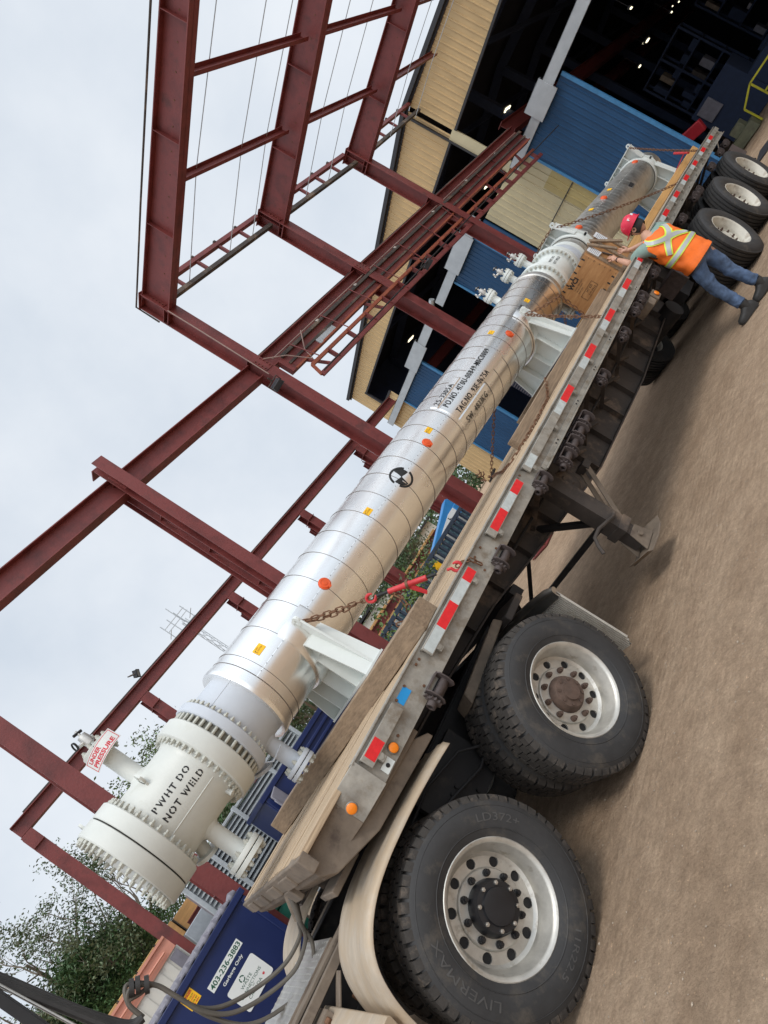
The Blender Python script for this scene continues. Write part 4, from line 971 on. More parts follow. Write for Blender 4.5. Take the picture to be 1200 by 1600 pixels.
# saddles
def saddle(y, base_z, hw, top_z=None, thw=.3, r=.358, zc=None, m=whitep, sag=False, lugs=True, dep=.24, yb=0):
    zc = zc or vz(y); mb = MB(); y0 = y-dep/2; y1 = y+dep/2; tw = .014
    mb.box(VX-hw, VX+hw, y0, y1, base_z, base_z+.016, m)
    def plate(side):
        # web plate with the shell cut out, side -1 below the axis, +1 above
        hwb = hw if side < 0 else thw; zb = base_z+.016 if side < 0 else top_z-.016
        n = 20; arc = []
        for i in range(n+1):
            t = (PI/2+.12) - (PI+.24)*i/n if side > 0 else (PI/2+.12) - (PI+.24)*i/n
            arc.append((r*math.sin(t), side*r*math.cos(t)))
        sh = [(r+.075, arc[0][1]), (r+.075, side*.03)] if side < 0 else [(r+.075, arc[0][1])]
        a = [(r+.005,-side*.06)]; 
        outer = [(-(r+.085), side*-.02), (-(r+.02), side*.16), (-(hwb*.98), zb-zc), (hwb*.98, zb-zc), (r+.02, side*.16), (r+.085, side*-.02)]
        outer = [(x, z) for x, z in outer]
        # strips between arc and outer outline, sampled by angle
        K = 28; vs = []
        def hit(t):
            dx, dz = math.sin(t), side*math.cos(t); best = 9
            for (xa,za),(xb,zb2) in zip(outer, outer[1:]):
                den = dx*(zb2-za) - dz*(xb-xa)
                if abs(den) < 1e-9: continue
                s_ = (xa*(zb2-za) - za*(xb-xa))/den; u = (xa*dz - za*dx)/(-den) if abs(den) > 0 else -1
                u = ((dx*s_-xa)*(xb-xa)+(dz*s_-za)*(zb2-za))/((xb-xa)**2+(zb2-za)**2)
                if s_ > 0 and -.001 <= u <= 1.001: best = min(best, s_)
            return best if best < 9 else r+.01
        tm = PI/2+.04
        ts = sorted([-tm+2*tm*i/K for i in range(K+1)] + [math.atan2(x, side*z) for x, z in outer[1:-1]])
        for yy in (y-tw/2, y+tw/2):
            for t in ts:
                h = max(hit(t), r+.004); vs += [V((VX+r*math.sin(t), yy, zc+side*r*math.cos(t))), V((VX+h*math.sin(t), yy, zc+side*h*math.cos(t)))]
        N = 2*len(ts); fs = []
        for i in range(len(ts)-1):
            b = 2*i; fs += [(b,b+1,b+3,b+2),(N+b,N+b+2,N+b+3,N+b+1),(b+1,N+b+1,N+b+3,b+3)]
        mb.add(vs, fs, m)
        # ribs
        offs = [-.97,-.45,.02,.50,.97]
        for f_ in offs:
            x = f_*hwb
            if abs(x) < r: zt = side*math.sqrt(max(r*r-x*x, .0001)); xt = x
            else: zt = side*.12; xt = math.copysign(r+.03, x)
            if abs(f_) > .9: xt = math.copysign(r*.96+.02, x); zt = side*.14
            w0 = dep/2*.92
            mb.slab([(VX+x-.006, y-w0, zb), (VX+x-.006, y+w0, zb), (VX+xt-.006, y+w0, zc+zt), (VX+xt-.006, y-w0, zc+zt)], (.012,0,0), m)
    plate(-1)
    if top_z:
        plate(1); mb.box(VX-thw, VX+thw, y0, y1, top_z-.016, top_z, m)
    o = mb.build('saddle', X, sag=sag, smooth=False)
    mb = MB(); mb.lathe([(-dep*.62,r-.006),(-dep*.62,r+.012),(-dep*.5,r+.022),(dep*.5,r+.022),(dep*.62,r+.012),(dep*.62,r-.006)], (VX,y,zc), (0,1,0), m if top_z else alu, 64, ang=(R(80), R(280)) if not top_z else (0,2*PI))
    mb.build('wear_band', o, sag=sag)
    for s in (-1, 1):
        mb = MB(); zl = zc+.0 if not top_z else top_z; xl = VX+s*(r+.045) if not top_z else VX+s*(thw-.02)
        K = 12; c_ = V((xl, y, zl+(.0 if not top_z else .02)))
        outr = [(math.sin(2*PI*k/K)*.042, math.cos(2*PI*k/K)*.042) for k in range(K)]; inn = [(x*.4, z*.4) for x, z in outr]
        vs = [c_+V((a_, e, b_)) for e in (-.012,.012) for a_, b_ in outr+inn]; fs = []
        for k in range(K):
            l = (k+1)%K; fs += [(k,l,K+l,K+k),(2*K+k,3*K+k,3*K+l,2*K+l),(k,2*K+k,2*K+l,l),(K+k,K+l,3*K+l,3*K+k)]
        mb.add(vs, fs, m)
        if not top_z: mb.slab([c_+V((-s*.03,-.009,-.02)), c_+V((s*.038,-.009,-.02)), V((VX+s*hw*.985,y-.009,base_z+.016)), V((VX+s*(hw-.16),y-.009,base_z+.016)), c_+V((-s*.03,-.009,-.22))], (0,.018,0), m)
        mb.build('tie_down_lug', o, sag=sag)
    return o
saddle(1.10, 1.648, .53); saddle(6.28, 1.640, .52, r=.388)
saddle(9.08, 1.62, .40, top_z=2.755, thw=.29, r=.356, zc=vz2(9.08), sag=True, dep=.22)
saddle(13.45, 1.63, .42, top_z=2.665, thw=.40, r=.352, zc=vz2(13.45), sag=True, dep=.26)

# ================================================================= timbers, crate
def timber(pts, w_, h, m, lab, grp=None, sag=True, up=(0,0,1)):
    mb = MB(); mb.bar(pts[0], pts[1], w_, h, m, up, seg=8); o = mb.build('timber', None, bevel=.006, sag=sag); return tag(o, lab, 'timber', grp)
timber([(.02,1.20,1.579),(-2.35,.30,1.579)], .26, .136, timber_m, 'thick brown timber laid across the deck under the front vessel saddle', 'dunnage timbers')
timber([(-.68,3.86,1.576),(-.60,7.25,1.576)], .09, .130, timber_y, 'long brown timber lying lengthwise under the second saddle and beside the crate', 'dunnage timbers')
timber([(-2.0,5.95,1.575),(-2.05,7.2,1.575)], .18, .128, timber_y, 'brown timber on the far side of the deck under the second saddle', 'dunnage timbers')
timber([(-.45,8.35,1.565),(-.38,13.4,1.575)], .10, .115, timber_o, 'fresh orange timber running lengthwise under the rear saddles', 'dunnage timbers')
timber([(-1.95,8.4,1.565),(-1.95,13.4,1.575)], .16, .115, timber_o, 'fresh orange timber along the far side under the rear saddles', 'dunnage timbers')
timber([(-1.24,8.85,1.565),(-1.24,9.35,1.565)], .9, .1, timber_y, 'short timber packing block directly beneath the third saddle', 'dunnage timbers')
K_ = thing('wooden_crate', 'brown plywood shipping crate with stencilled marks standing beside the vessel near the worker', 'crate', (-.7,7.7,1.51))
mb = MB(); x0, x1, y0, y1, z0, z1 = -1.06,-.35,7.39,8.15,1.512,2.062
mb.box(x0,x1,y0,y1,z0,z1,crate_m); mb.build('body', K_, bevel=.004, sag=True)
mb = MB()
for x in (x0,x1-.09): mb.box(x,x+.09,y0-.002,y1+.002,z1+.001,z1+.02,timber_y)
for y in (7.45,7.80,8.08): mb.box(x1+.001,x1+.022,y,y+.07,z0+.01,z1-.01,timber_y)
mb.box(x0-.01,x1+.01,y0-.004,y1,z0-.001,z0+.05,timber_y); mb.build('batten', K_, bevel=.003, sag=True)
mb = MB()
for k in range(7): 
    mb.box(x0+.03+.1*k,x0+.05+.1*k,y0-.0025,y0-.001,z1-.05,z1-.005,frame_bk); mb.box(x0+.03+.1*k,x0+.05+.1*k,y0-.0025,y0-.001,z0+.06,z0+.10,frame_bk)
for k in range(6): mb.box(x1-.03,x1-.005,y0-.0025,y0-.001,z0+.07+.08*k,z0+.075+.08*k,frame_bk)
mb.build('nail_marks', K_, sag=True)
mb = MB(); u, v_ = (1,0,0), (0,0,1); dz = -.0003
flat_text(mb, 'WCI', (-.86,y0-.003,1.945), u, v_, .19, .070, ink, bold=.04)
for k in range(3): flat_text(mb, ('WELDED COMPONENTS','VESSEL PARTS','KEEP DRY')[k], (-.84,y0-.003,1.905-.032*k), u, v_, (.20,.15,.11)[k], .015, ink)
for a,b,c,d in ((-.86,-.60,1.80,1.803),(-.86,-.60,1.70,1.703),(-.86,-.857,1.70,1.803),(-.603,-.60,1.70,1.803)): mb.box(a,b,y0-.004,y0-.002,c,d,ink)
flat_text(mb, 'HT KD', (-.76,y0-.003,1.755), u, v_, .12, .03, ink); flat_text(mb, 'CA 0412', (-.78,y0-.003,1.715), u, v_, .15, .022, ink)
mb.build('stencil_lettering', K_, smooth=False, sag=True)
for a, b, c in ((7.46,7.62,1.89),(7.92,8.08,1.93)):
    mb = MB(); mb.slab([(x1+.024,a,c),(x1+.024,b,c-.01),(x1+.024,b,c+.20-.03),(x1+.024,a,c+.20-.03)], (.0015,0,0), paper_m)
    for k in range(6): mb.box(x1+.0262,x1+.0268,a+.015,b-.02,c+.02+.022*k,c+.024+.022*k,frame_dk)
    mb.build('shipping_label', K_, sag=True)
for i, (a, b) in enumerate(((7.58,7.74),(7.70,8.02))):
    mb = MB(); mb.bar((-.31,a,2.10),(-.24,b,1.74),.05,.022,timber_y,up=(1,0,0)); tag(mb.build('loose_board', None, bevel=.002, sag=True), ('short loose board leaning on the crate in front of the worker', 'longer loose board leaning on the crate next to the papers')[i], 'board', 'boards leaning on the crate')

# ================================================================= chains
def chain(name, pts, label, pitch=.055, wire=.0055, group='tie down chains', m=rust, sagf=True, twist=.0):
    mb = MB(); P = [V(p) for p in pts]; seg = [(a, b, (b-a).length) for a, b in zip(P, P[1:])]; tot = sum(s[2] for s in seg); n = max(2, int(tot/pitch)); step = tot/n
    def at(d):
        for a, b, l in seg:
            if d <= l or (a, b, l) == seg[-1]: return a.lerp(b, min(1, d/l)), (b-a).normalized()
            d -= l
    for i in range(n):
        c, t = at((i+.5)*step); u = t.orthogonal().normalized(); w_ = t.cross(u); ang = (PI/2 if i % 2 else 0)+.5+random.uniform(-.25,.25)+twist*i
        s_ = u*math.cos(ang)+w_*math.sin(ang); L_ = pitch*.68; W_ = pitch*.30; path = []
        for k in range(10):
            a = 2*PI*k/10; cx = math.cos(a); path.append(c + t*(L_-W_)*(1 if cx > .1 else -1 if cx < -.1 else 0) + t*W_*cx + s_*W_*math.sin(a))
        mb.tube(path, wire, m, 5, closed=True)
    return tag(mb.build(name, None, sag=sagf), label, 'chain', group)
def line(a, b, s=0, n=8):
    a, b = V(a), V(b); return [a.lerp(b, i/n) - V((0,0,s*4*(i/n)*(1-i/n))) for i in range(n+1)]
lug1 = (-.84,1.10,2.265)
chain('chain', line(lug1, (-.47,1.36,1.93)), 'rusty chain from the front saddle lug to the red load binder', .050)
chain('chain', line((-.84,1.13,2.25), (-.52,1.30,1.99), .03), 'doubled chain strand hooked into the front saddle lug', .050)
chain('chain', [(-.36,1.44,1.83),(-.33,1.43,1.75),(-.34,1.40,1.66),(-.42,1.36,1.60),(-.45,1.30,1.66)], 'loose chain tail hanging from the red load binder', .05)
B_ = thing('load_binder', 'red ratchet load binder tightening the front chain to the side rail', 'load binder', (-.2,1.5,1.7))
a, b = V((-.47,1.36,1.93)), V((.02,1.70,1.505)); d = (b-a).normalized()
mb = MB(); p0, p1 = a+d*.16, a+d*.46; mb.lathe([(0,.014),(.004,.021),(.12,.021),(.125,.024),(.17,.024),(.175,.021),(.296,.021),(.30,.014)], p0, d, redp, 18); bar_ = mb.build('barrel', B_)
mb = MB(); mb.cyl(p0-d*.09, p0+d*.02, .012, frame_bk, seg=10); mb.cyl(p1-d*.02, p1+d*.07, .012, frame_bk, seg=10); mb.build('screw', B_)
def hook(c, t, nm):
    mb = MB(); t = V(t).normalized(); u = V((0,0,1)); u = (u-t*u.dot(t)).normalized(); P = []
    for k in range(12): 
        an = -2.3+4.4*k/11; P.append(c + t*(.035*math.cos(an)+.02) + u*.030*math.sin(an))
    mb.tube([c-t*.05, c-t*.02]+P, [.011,.012]+[.012]*10+[.009,.006], redp, 8); mb.build(nm, B_)
hook(a+d*.045, -d, 'hook'); hook(b-d*.07, d, 'hook')
mb = MB(); q0 = p0+d*.15; mb.slab([q0+V((-.018,-.01,0)), q0+V((.018,.01,0)), q0+V((.03,.03,-.14)), q0+V((.012,.02,-.15))], (.006,-.012,0), redp); mb.lathe([(-.01,.022),(-.01,.030),(.01,.030),(.01,.022)], q0, d, rust, 14); mb.build('handle', B_)
chain('chain', [b-d*.05, b+V((.01,.02,.0)), (.055,1.74,1.47), (.045,1.76,1.40)], 'short chain loop over the side rail at the binder hook', .045)
chain('chain', line((-.80,6.20,2.26), (.03,5.50,1.50), .02), 'rusty chain from the second saddle lug down to the side rail')
chain('chain', line((-.80,6.24,2.25), (-.42,6.30,2.02), .02)+line((-.42,6.30,2.02),(-.55,6.42,1.62),.0,4)[1:], 'short doubled chain hanging at the second saddle lug')
chain('chain', line((-.99,8.98,2.755), (.02,10.27,1.46), .05), 'long rusty chain crossing the rear vessel from the third saddle to the rail')
chain('chain', [(-.99,8.95,2.75),(-1.25,8.92,2.77),(-1.52,8.93,2.76),(-1.64,8.93,2.60),(-2.05,8.93,1.90),(-2.48,8.9,1.50)], 'rusty chain passing over the top plate of the third saddle to the far rail')
chain('chain', line((-.86,13.38,2.66), (.0,12.0,1.50), .03), 'chain from the rearmost saddle down to the rail near the trailer tail')
chain('chain', line((-1.5,5.3,2.0),(-2.46,5.22,1.56),.0)+[(-2.5,5.2,1.50)], 'rusty chain hanging on the far side of the deck behind the vessel', .055)
chain('chain', [(-.615,4.98,1.655),(-.615,4.90,1.62),(-.60,4.78,1.57),(-.56,4.60,1.528),(-.50,4.1,1.522),(-.52,3.75,1.522),(-.70,3.62,1.522),(-1.1,3.9,1.522),(-1.6,4.4,1.522),(-2.1,4.9,1.522),(-2.44,5.15,1.53)], 'slack rusty chain lying across the deck planks below the lettering', .055)
mb = MB()
for k in range(7): mb.tube([V((-2.47+.03*math.cos(k),5.12+.04*math.sin(2*k),1.53+.03*k))+V((.03*math.cos(a+k),.03*math.sin(a),.02*math.sin(a*2+k))) for a in (0,1.05,2.1,3.14,4.2,5.25)], .009, rust, 5, closed=True)
mb.bar((-2.42,5.05,1.52),(-2.40,5.28,1.56),.03,.03,frame_bk)
tag(mb.build('chain_knot', None), 'bunched rusty chain and binder on the far edge of the deck', 'chain', 'tie down chains')
C2 = thing('load_binder', 'faded red load binder on the chain beside the rearmost saddle', 'load binder', (-.2,12.2,1.6))
mb = MB(); p = sagz(V((-.14,12.2,1.62))); mb.cyl(p, p+V((-.18,.25,.20)), .022, redp); mb.build('barrel', C2); mb = MB(); mb.bar(p+V((-.05,.08,.06)), p+V((-.42,.1,-.0)), .018, .014, redp); mb.build('handle', C2)

# ================================================================= worker
Pn = thing('person', 'worker in orange reflective vest, red hard hat and jeans, leaning on the trailer side', 'person', (.28,7.3,0))
def skin(name, nodes, edges, parent, m, sub=2, root=0, flat=1.0):
    """continuous body surface grown round a jointed skeleton"""
    off = ORI.get(parent.name, V((0,0,0))) if parent.name in ORI else V((0,0,0))
    me = bpy.data.meshes.new(name); me.from_pydata([tuple(V(n[0])-off) for n in nodes], edges, []); me.materials.append(m)
    o = bpy.data.objects.new(name, me); COL.objects.link(o); o.parent = parent; ORI[o.name] = off
    sk = o.modifiers.new('skin', 'SKIN'); sk.use_smooth_shade = True
    for i, n in enumerate(nodes):
        r = n[1]; o.data.skin_vertices[0].data[i].radius = r if isinstance(r, tuple) else (r, r)
    o.data.skin_vertices[0].data[root].use_root = True
    sb_ = o.modifiers.new('sub', 'SUBSURF'); sb_.levels = sub; sb_.render_levels = sub
    # bake so that the scene carries plain meshes
    dg = bpy.context.evaluated_depsgraph_get(); nm = bpy.data.meshes.new_from_object(o.evaluated_get(dg)); o.modifiers.clear(); o.data = nm
    nm.shade_smooth(); return o
SL, SR = V((.10,7.15,1.475)), V((.37,7.48,1.43)); NB = V((.225,7.33,1.53)); HC = V((.235,7.39,1.69)); PV = V((.315,7.27,.93)); SPM = V((.27,7.30,1.22))
EL, WL, HL = V((-.115,7.25,1.50)), V((-.235,7.45,1.665)), V((-.262,7.49,1.755))
ER, WR, HR = V((.10,7.64,1.42)), V((-.12,7.58,1.60)), V((-.200,7.57,1.72))
sx_ = (SR-SL).normalized()
HIL, HIR = V((.24,7.19,.89)), V((.39,7.36,.88)); KL, KR = V((.145,7.17,.50)), V((.335,7.36,.50)); AL, AR = V((.165,7.14,.10)), V((.37,7.38,.11)); TL_, TR_ = V((-.03,7.00,.035)), V((.17,7.26,.035))
CH = (SL+SR)/2 + V((.0,.0,-.10))
nodes = [(PV,(.15,.11)),(SPM,(.14,.105)),(CH,(.16,.115)),(NB,.062),(NB.lerp(HC,.4),.055),
  (SL,.062),(SL.lerp(EL,.5),.047),(EL,.040),(EL.lerp(WL,.35),.042),(WL,.027),(HL.lerp(WL,.4),.028),
  (SR,.062),(SR.lerp(ER,.5),.047),(ER,.040),(ER.lerp(WR,.35),.042),(WR,.027),(HR.lerp(WR,.4),.028),
  (HIL,.095),(HIL.lerp(KL,.5),.078),(KL,.055),(KL.lerp(AL,.4),.052),(AL,.036),
  (HIR,.095),(HIR.lerp(KR,.5),.078),(KR,.055),(KR.lerp(AR,.4),.052),(AR,.036)]
edges = [(0,1),(1,2),(2,3),(3,4),(2,5),(5,6),(6,7),(7,8),(8,9),(9,10),(2,11),(11,12),(12,13),(13,14),(14,15),(15,16),(0,17),(17,18),(18,19),(19,20),(20,21),(0,22),(22,23),(23,24),(24,25),(25,26)]
body = skin('body', nodes, edges, Pn, skin_m)
# head with face, facing the crate and looking down
fd = V((-.86,.28,-.38)).normalized(); hs = fd.cross(V((0,0,1))).normalized(); hu = hs.cross(fd).normalized()
def hp(f, s, u): return HC + fd*f + hs*s + hu*u
mb = MB(); nu, nv = 20, 16; vs = []
for j in range(nv+1):
    ph = PI*j/nv; zz = math.cos(ph); rr = math.sin(ph)
    for i in range(nu):
        t = 2*PI*i/nu; f_ = math.cos(t)*rr; s_ = math.sin(t)*rr
        fx = f_*.098; sxx = s_*.076; uu = zz*.118
        if uu < 0: fx *= 1-.20*(-zz)**1.5; sxx *= 1-.35*(-zz)**1.3
        if f_ > .55 and abs(s_) < .35:   # face relief
            if -.25 < zz < .12: fx += .016*(1-abs(s_)/.35)*max(0, 1-abs(zz+.1)/.2)     # nose
            if .05 < zz < .25 and abs(abs(s_)-.2) < .12: fx -= .010              # eye sockets
            if -.62 < zz < -.40: fx += .006                                       # mouth
        vs.append(hp(fx+.01, sxx, uu))
fs = [(j*nu+i, j*nu+(i+1)%nu, (j+1)*nu+(i+1)%nu, (j+1)*nu+i) for j in range(nv) for i in range(nu)]
mb.add(vs, fs, skin_m)
for s in (-1, 1):
    mb.lathe([(-.006,.012),(.0,.028),(.012,.030),(.014,.020),(.008,.010)], hp(-.01, s*.074, -.005), hs*s+fd*-.3, skin_m, 12)
hd = mb.build('head', body, angle=80)
mb = MB()
for s in (-1, 1): mb.lathe([(0,.010),(.004,.008),(.006,0)], hp(.086, s*.030, .018), fd, hair_m, 10)
mb.bar(hp(.098,-.05,.020), hp(.098,.05,.020), .005, .022, phone_m, up=hu); mb.bar(hp(.0,-.078,.022), hp(.09,-.06,.022), .004, .008, phone_m, up=hu); mb.bar(hp(.0,.078,.022), hp(.09,.06,.022), .004, .008, phone_m, up=hu)
mb.build('safety_glasses', hd)
mb = MB(); vs = []
for j in range(8):
    zz = .045-.018*j*1.0
    for i in range(13):
        t = PI*.42+PI*1.16*i/12; k = math.sqrt(max(.05,1-(zz/.13)**2)); vs.append(hp(math.cos(t)*.106*k+.002, math.sin(t)*.084*k, zz))
mb.add(vs, [(j*13+i, j*13+i+1, (j+1)*13+i+1, (j+1)*13+i) for j in range(7) for i in range(12)], hair_m); mb.build('hair', hd)
# hard hat
hfd = V((-.93,.20,-.18)).normalized(); hhs = hfd.cross(V((0,0,1))).normalized(); hhu = hhs.cross(hfd).normalized(); HB = HC+hhu*.035
mb = MB(); vs = []; nu = 32; rows = [(1.0,0.0),(.99,.03),(.96,.06),(.88,.088),(.74,.112),(.54,.130),(.30,.139),(.08,.142)]
for k, h in rows:
    for i in range(nu):
        t = 2*PI*i/nu; rg = .006*max(0, 1-abs(math.sin(t))*7)*(k < .97); vs.append(HB+hfd*math.cos(t)*.132*k+hhs*math.sin(t)*.112*k+hhu*(h+rg))
fs = [(j*nu+i, j*nu+(i+1)%nu, (j+1)*nu+(i+1)%nu, (j+1)*nu+i) for j in range(len(rows)-1) for i in range(nu)]+[tuple((len(rows)-1)*nu+i for i in range(nu))]
mb.add(vs, fs, hat_m)
br = []
for k, h in ((1.0,.0),(1.10,-.004),(1.10,-.010),(1.0,-.008)):
    for i in range(nu):
        t = 2*PI*i/nu; ex = .05*max(0, math.cos(t))**1.5*(1 if k > 1 else 0); br.append(HB+hfd*(math.cos(t)*.132*k+ex)+hhs*math.sin(t)*.112*k+hhu*h)
mb.add(br, [(j*nu+i, j*nu+(i+1)%nu, (j+1)*nu+(i+1)%nu, (j+1)*nu+i) for j in range(3) for i in range(nu)], hat_m)
hat = mb.build('hard_hat', Pn, angle=50)
mb = MB(); 
for t in (2.2, 3.9, 3.14): 
    p = HB+hfd*math.cos(t)*.124+hhs*math.sin(t)*.106+hhu*.055; mb.slab([p+hhs*.016,p-hhs*.016,p-hhs*.016+hhu*.03,p+hhs*.016+hhu*.03], -hfd*.004, paper_m)
mb.build('sticker', hat)
# hands: palm plus five separate bent fingers each
def hand(W, H, out_dir, side, nm):
    W, H = V(W), V(H); d = (H-W).normalized(); pn = V(out_dir); pn = (pn-d*pn.dot(d)).normalized(); cr_ = d.cross(pn)*side
    nodes = [(W,.024),(W+d*.045,(.036,.018)),(W+d*.085,(.040,.016))]; edges = [(0,1),(1,2)]
    for k, (L_, off) in enumerate(((.030,-.030),(.034,-.010),(.032,.010),(.026,.029))):
        b = W+d*.088+cr_*off; n0 = len(nodes); c1 = b+d*L_-pn*.006; c2 = c1+d*L_*.55-pn*L_*.75; c3 = c2-d*L_*.1-pn*L_*.6
        nodes += [(b,.0095),(c1,.009),(c2,.008),(c3,.0065)]; edges += [(2,n0),(n0,n0+1),(n0+1,n0+2),(n0+2,n0+3)]
    n0 = len(nodes); b = W+d*.035-cr_*.034; nodes += [(b,.012),(b+d*.035-cr_*.020-pn*.012,.010),(b+d*.062-cr_*.018-pn*.030,.008)]; edges += [(1,n0),(n0,n0+1),(n0+1,n0+2)]
    return skin(nm, nodes, edges, body, skin_m, sub=1)
hand(WL, HL, (.75,-.5,.2), 1, 'hand'); hand(WR, HR, (.5,-.8,.1), -1, 'hand')
mb = MB(); d = (WL-EL).normalized(); mb.lathe([(-.008,.030),(-.008,.033),(.008,.033),(.008,.030)], WL-d*.02, d, phone_m, 16); mb.build('wrist_band', Pn)
ph = MB(); c_ = V((-.275,7.53,1.80)); pd = V((-.3,.2,.9)).normalized(); ps = V((.6,-.75,.2)).normalized(); pn_ = pd.cross(ps).normalized(); ps = pn_.cross(pd)
ph.slab([c_-pd*.075-ps*.037, c_+pd*.075-ps*.037, c_+pd*.075+ps*.037, c_-pd*.075+ps*.037], pn_*.009, phone_m)
tag(ph.build('phone', None, bevel=.003), 'dark phone held up in both hands of the worker', 'phone')
# jeans, boots
nodes = [(PV+V((0,0,.05)),(.165,.125)),(PV-V((0,0,.03)),(.17,.13)),
 (HIL,(.112,.105)),(HIL.lerp(KL,.5),.095),(KL,.078),(KL.lerp(AL,.45),.072),(KL.lerp(AL,.8),.066),(AL+V((0,0,.055)),.074),
 (HIR,(.112,.105)),(HIR.lerp(KR,.5),.095),(KR,.078),(KR.lerp(AR,.45),.072),(KR.lerp(AR,.8),.066),(AR+V((0,0,.055)),.074)]
edges = [(0,1),(1,2),(2,3),(3,4),(4,5),(5,6),(6,7),(1,8),(8,9),(9,10),(10,11),(11,12),(12,13)]
jn = skin('jeans', nodes, edges, Pn, jeans_m, sub=3)
tx_ = bpy.data.textures.new('folds', 'CLOUDS'); tx_.noise_scale = .085; dm = jn.modifiers.new('folds', 'DISPLACE'); dm.texture = tx_; dm.strength = .036; dm.mid_level = .5
for Ak, Tk in ((AL, TL_), (AR, TR_)):
    d = (Tk-Ak); d.z = 0; L_ = d.length; d.normalize(); s_ = V((-d.y, d.x, 0)); mb = MB(); rows = []
    prof = [(-.08,.040,.0,.09),(-.055,.050,.0,.13),(0,.054,.0,.15),(.05,.053,.0,.135),(.095,.054,.0,.10),(.14,.056,.0,.085),(.18,.050,.004,.072),(.205,.028,.010,.05)]
    base = V((Ak.x, Ak.y, .006)); vs = []; n = 12
    for f_, wd_, zb, zt in prof:
        for k in range(n):
            a = 2*PI*k/n; yy = math.cos(a); zz = math.sin(a)
            vs.append(base + d*f_ + s_*wd_*math.copysign(abs(yy)**.7, yy) + V((0,0, zb+.012 + (zt-zb-.012)*(.5+.5*zz) if zz > -.5 else zb)))
    mb.add(vs, [(j*n+k, j*n+(k+1)%n, (j+1)*n+(k+1)%n, (j+1)*n+k) for j in range(len(prof)-1) for k in range(n)]+[tuple(range(n))[::-1], tuple((len(prof)-1)*n+k for k in range(n))], boot_m)
    mb.cyl(base+V((0,0,.08)), base+V((0,0,.165)), .056, boot_m, r1=.060, seg=16); mb.build('boot', Pn, angle=60)
# shirt: torso and short sleeves
nodes = [(PV+V((0,0,.02)),(.175,.135)),(SPM,(.165,.125)),(CH,(.18,.13)),(NB-V((0,0,.02)),.085),(SL,(.084,.084)),(SL.lerp(EL,.45),.070),(SL.lerp(EL,.72),.064),(SR,(.084,.084)),(SR.lerp(ER,.45),.066),(SR.lerp(ER,.72),.062)]
skin('shirt', nodes, [(0,1),(1,2),(2,3),(2,4),(4,5),(5,6),(2,7),(7,8),(8,9)], Pn, shirt_m)
# vest as a lofted shell, its reflective bands follow the same loft
def loft(h, t, grow=0):
    # h 0 hem .. 1 shoulder ; t angle, 0 = back (towards camera side), growing to the wearer's right
    c0 = V((.315,7.265,.84)); c1 = V((.235,7.315,1.50)); c = c0.lerp(c1, h)
    ax = sx_.copy(); ax.z = 0; ax.normalize(); bk = V((ax.y, -ax.x, 0)); 
    if bk.dot(V((3.2,-8.3,0))) < 0: bk = -bk
    wd_ = .205 + .012*math.sin(h*PI) - .0*h; dp = .150 - .01*h
    if h < .12: wd_ += .012; dp += .008
    if h > .82: k = (h-.82)/.18; wd_ = wd_*(1-.42*k*k); dp = dp*(1-.55*k*k)
    tilt = V((0,0,(SR.z-SL.z)*h))
    rip = (.007*math.sin(5*t+9*h)*(1-.4*h)+.003*math.sin(11*t-13*h)+.004*math.sin(3*t+27*h))*min(1,.3+h*2)
    e = 2.6; ct, st = math.cos(t), math.sin(t); x_ = math.copysign(abs(st)**(2/e), st); y_ = math.copysign(abs(ct)**(2/e), ct)
    return c + ax*(wd_+grow+rip)*x_ + bk*(dp+grow+rip)*y_ + V((0,0,(SR.z-SL.z)*h*x_*.5))
mb = MB(); nh, ntt = 24, 56; vs = [loft(j/nh, 2*PI*i/ntt) for j in range(nh+1) for i in range(ntt)]
fs = []
for j in range(nh):
    for i in range(ntt):
        t = 2*PI*(i+.5)/ntt; h = (j+.5)/nh; arm = min(abs(t-PI/2), abs(t-3*PI/2))
        if h > .62 and arm < .34*min(1, (h-.60)/.10): continue     # armholes
        fs.append((j*ntt+i, j*ntt+(i+1)%ntt, (j+1)*ntt+(i+1)%ntt, (j+1)*ntt+i))
mb.add(vs, fs, vest_o); vest = mb.build('vest', Pn, angle=80)
def bandp(pts, w_, name_m, grow):
    # pts list of (t, h); ribbon following loft
    vs = []; n = 24; P = []
    for k in range(n+1):
        u = k/n*(len(pts)-1); i = min(int(u), len(pts)-2); f_ = u-i; P.append((pts[i][0]*(1-f_)+pts[i+1][0]*f_, pts[i][1]*(1-f_)+pts[i+1][1]*f_))
    for k, (t, h) in enumerate(P):
        a, b = P[max(0,k-1)], P[min(n,k+1)]; dx, dy = (b[0]-a[0])*.19, (b[1]-a[1])*.66; l = math.hypot(dx, dy) or 1; nx, ny = -dy/l, dx/l
        vs += [loft(min(1,max(0,h+ny*w_/.66)), t+nx*w_/.19, grow), loft(min(1,max(0,h-ny*w_/.66)), t-nx*w_/.19, grow)]
    return vs, [(2*i,2*i+1,2*i+3,2*i+2) for i in range(n)]
stripes = [[(-.95,.98),(.75,.50)],[(.95,.98),(-.75,.50)]]
waist = [(2*PI*k/16-PI, .40) for k in range(17)]
mb = MB()
for p in stripes+[waist]: v_, f_ = bandp(p, .036, None, .010); mb.add(v_, f_, vest_y)
mb.build('lime_border', vest, angle=80)
mb = MB()
for p in stripes+[waist]: v_, f_ = bandp(p, .022, None, .0135); mb.add(v_, f_, vest_s)
mb.build('silver_stripe', vest, angle=80)
mb = MB(); v_, f_ = bandp([(2*PI*k/16-PI, .012) for k in range(17)], .008, None, .003); mb.add(v_, f_, frame_bk); mb.build('hem_binding', vest)
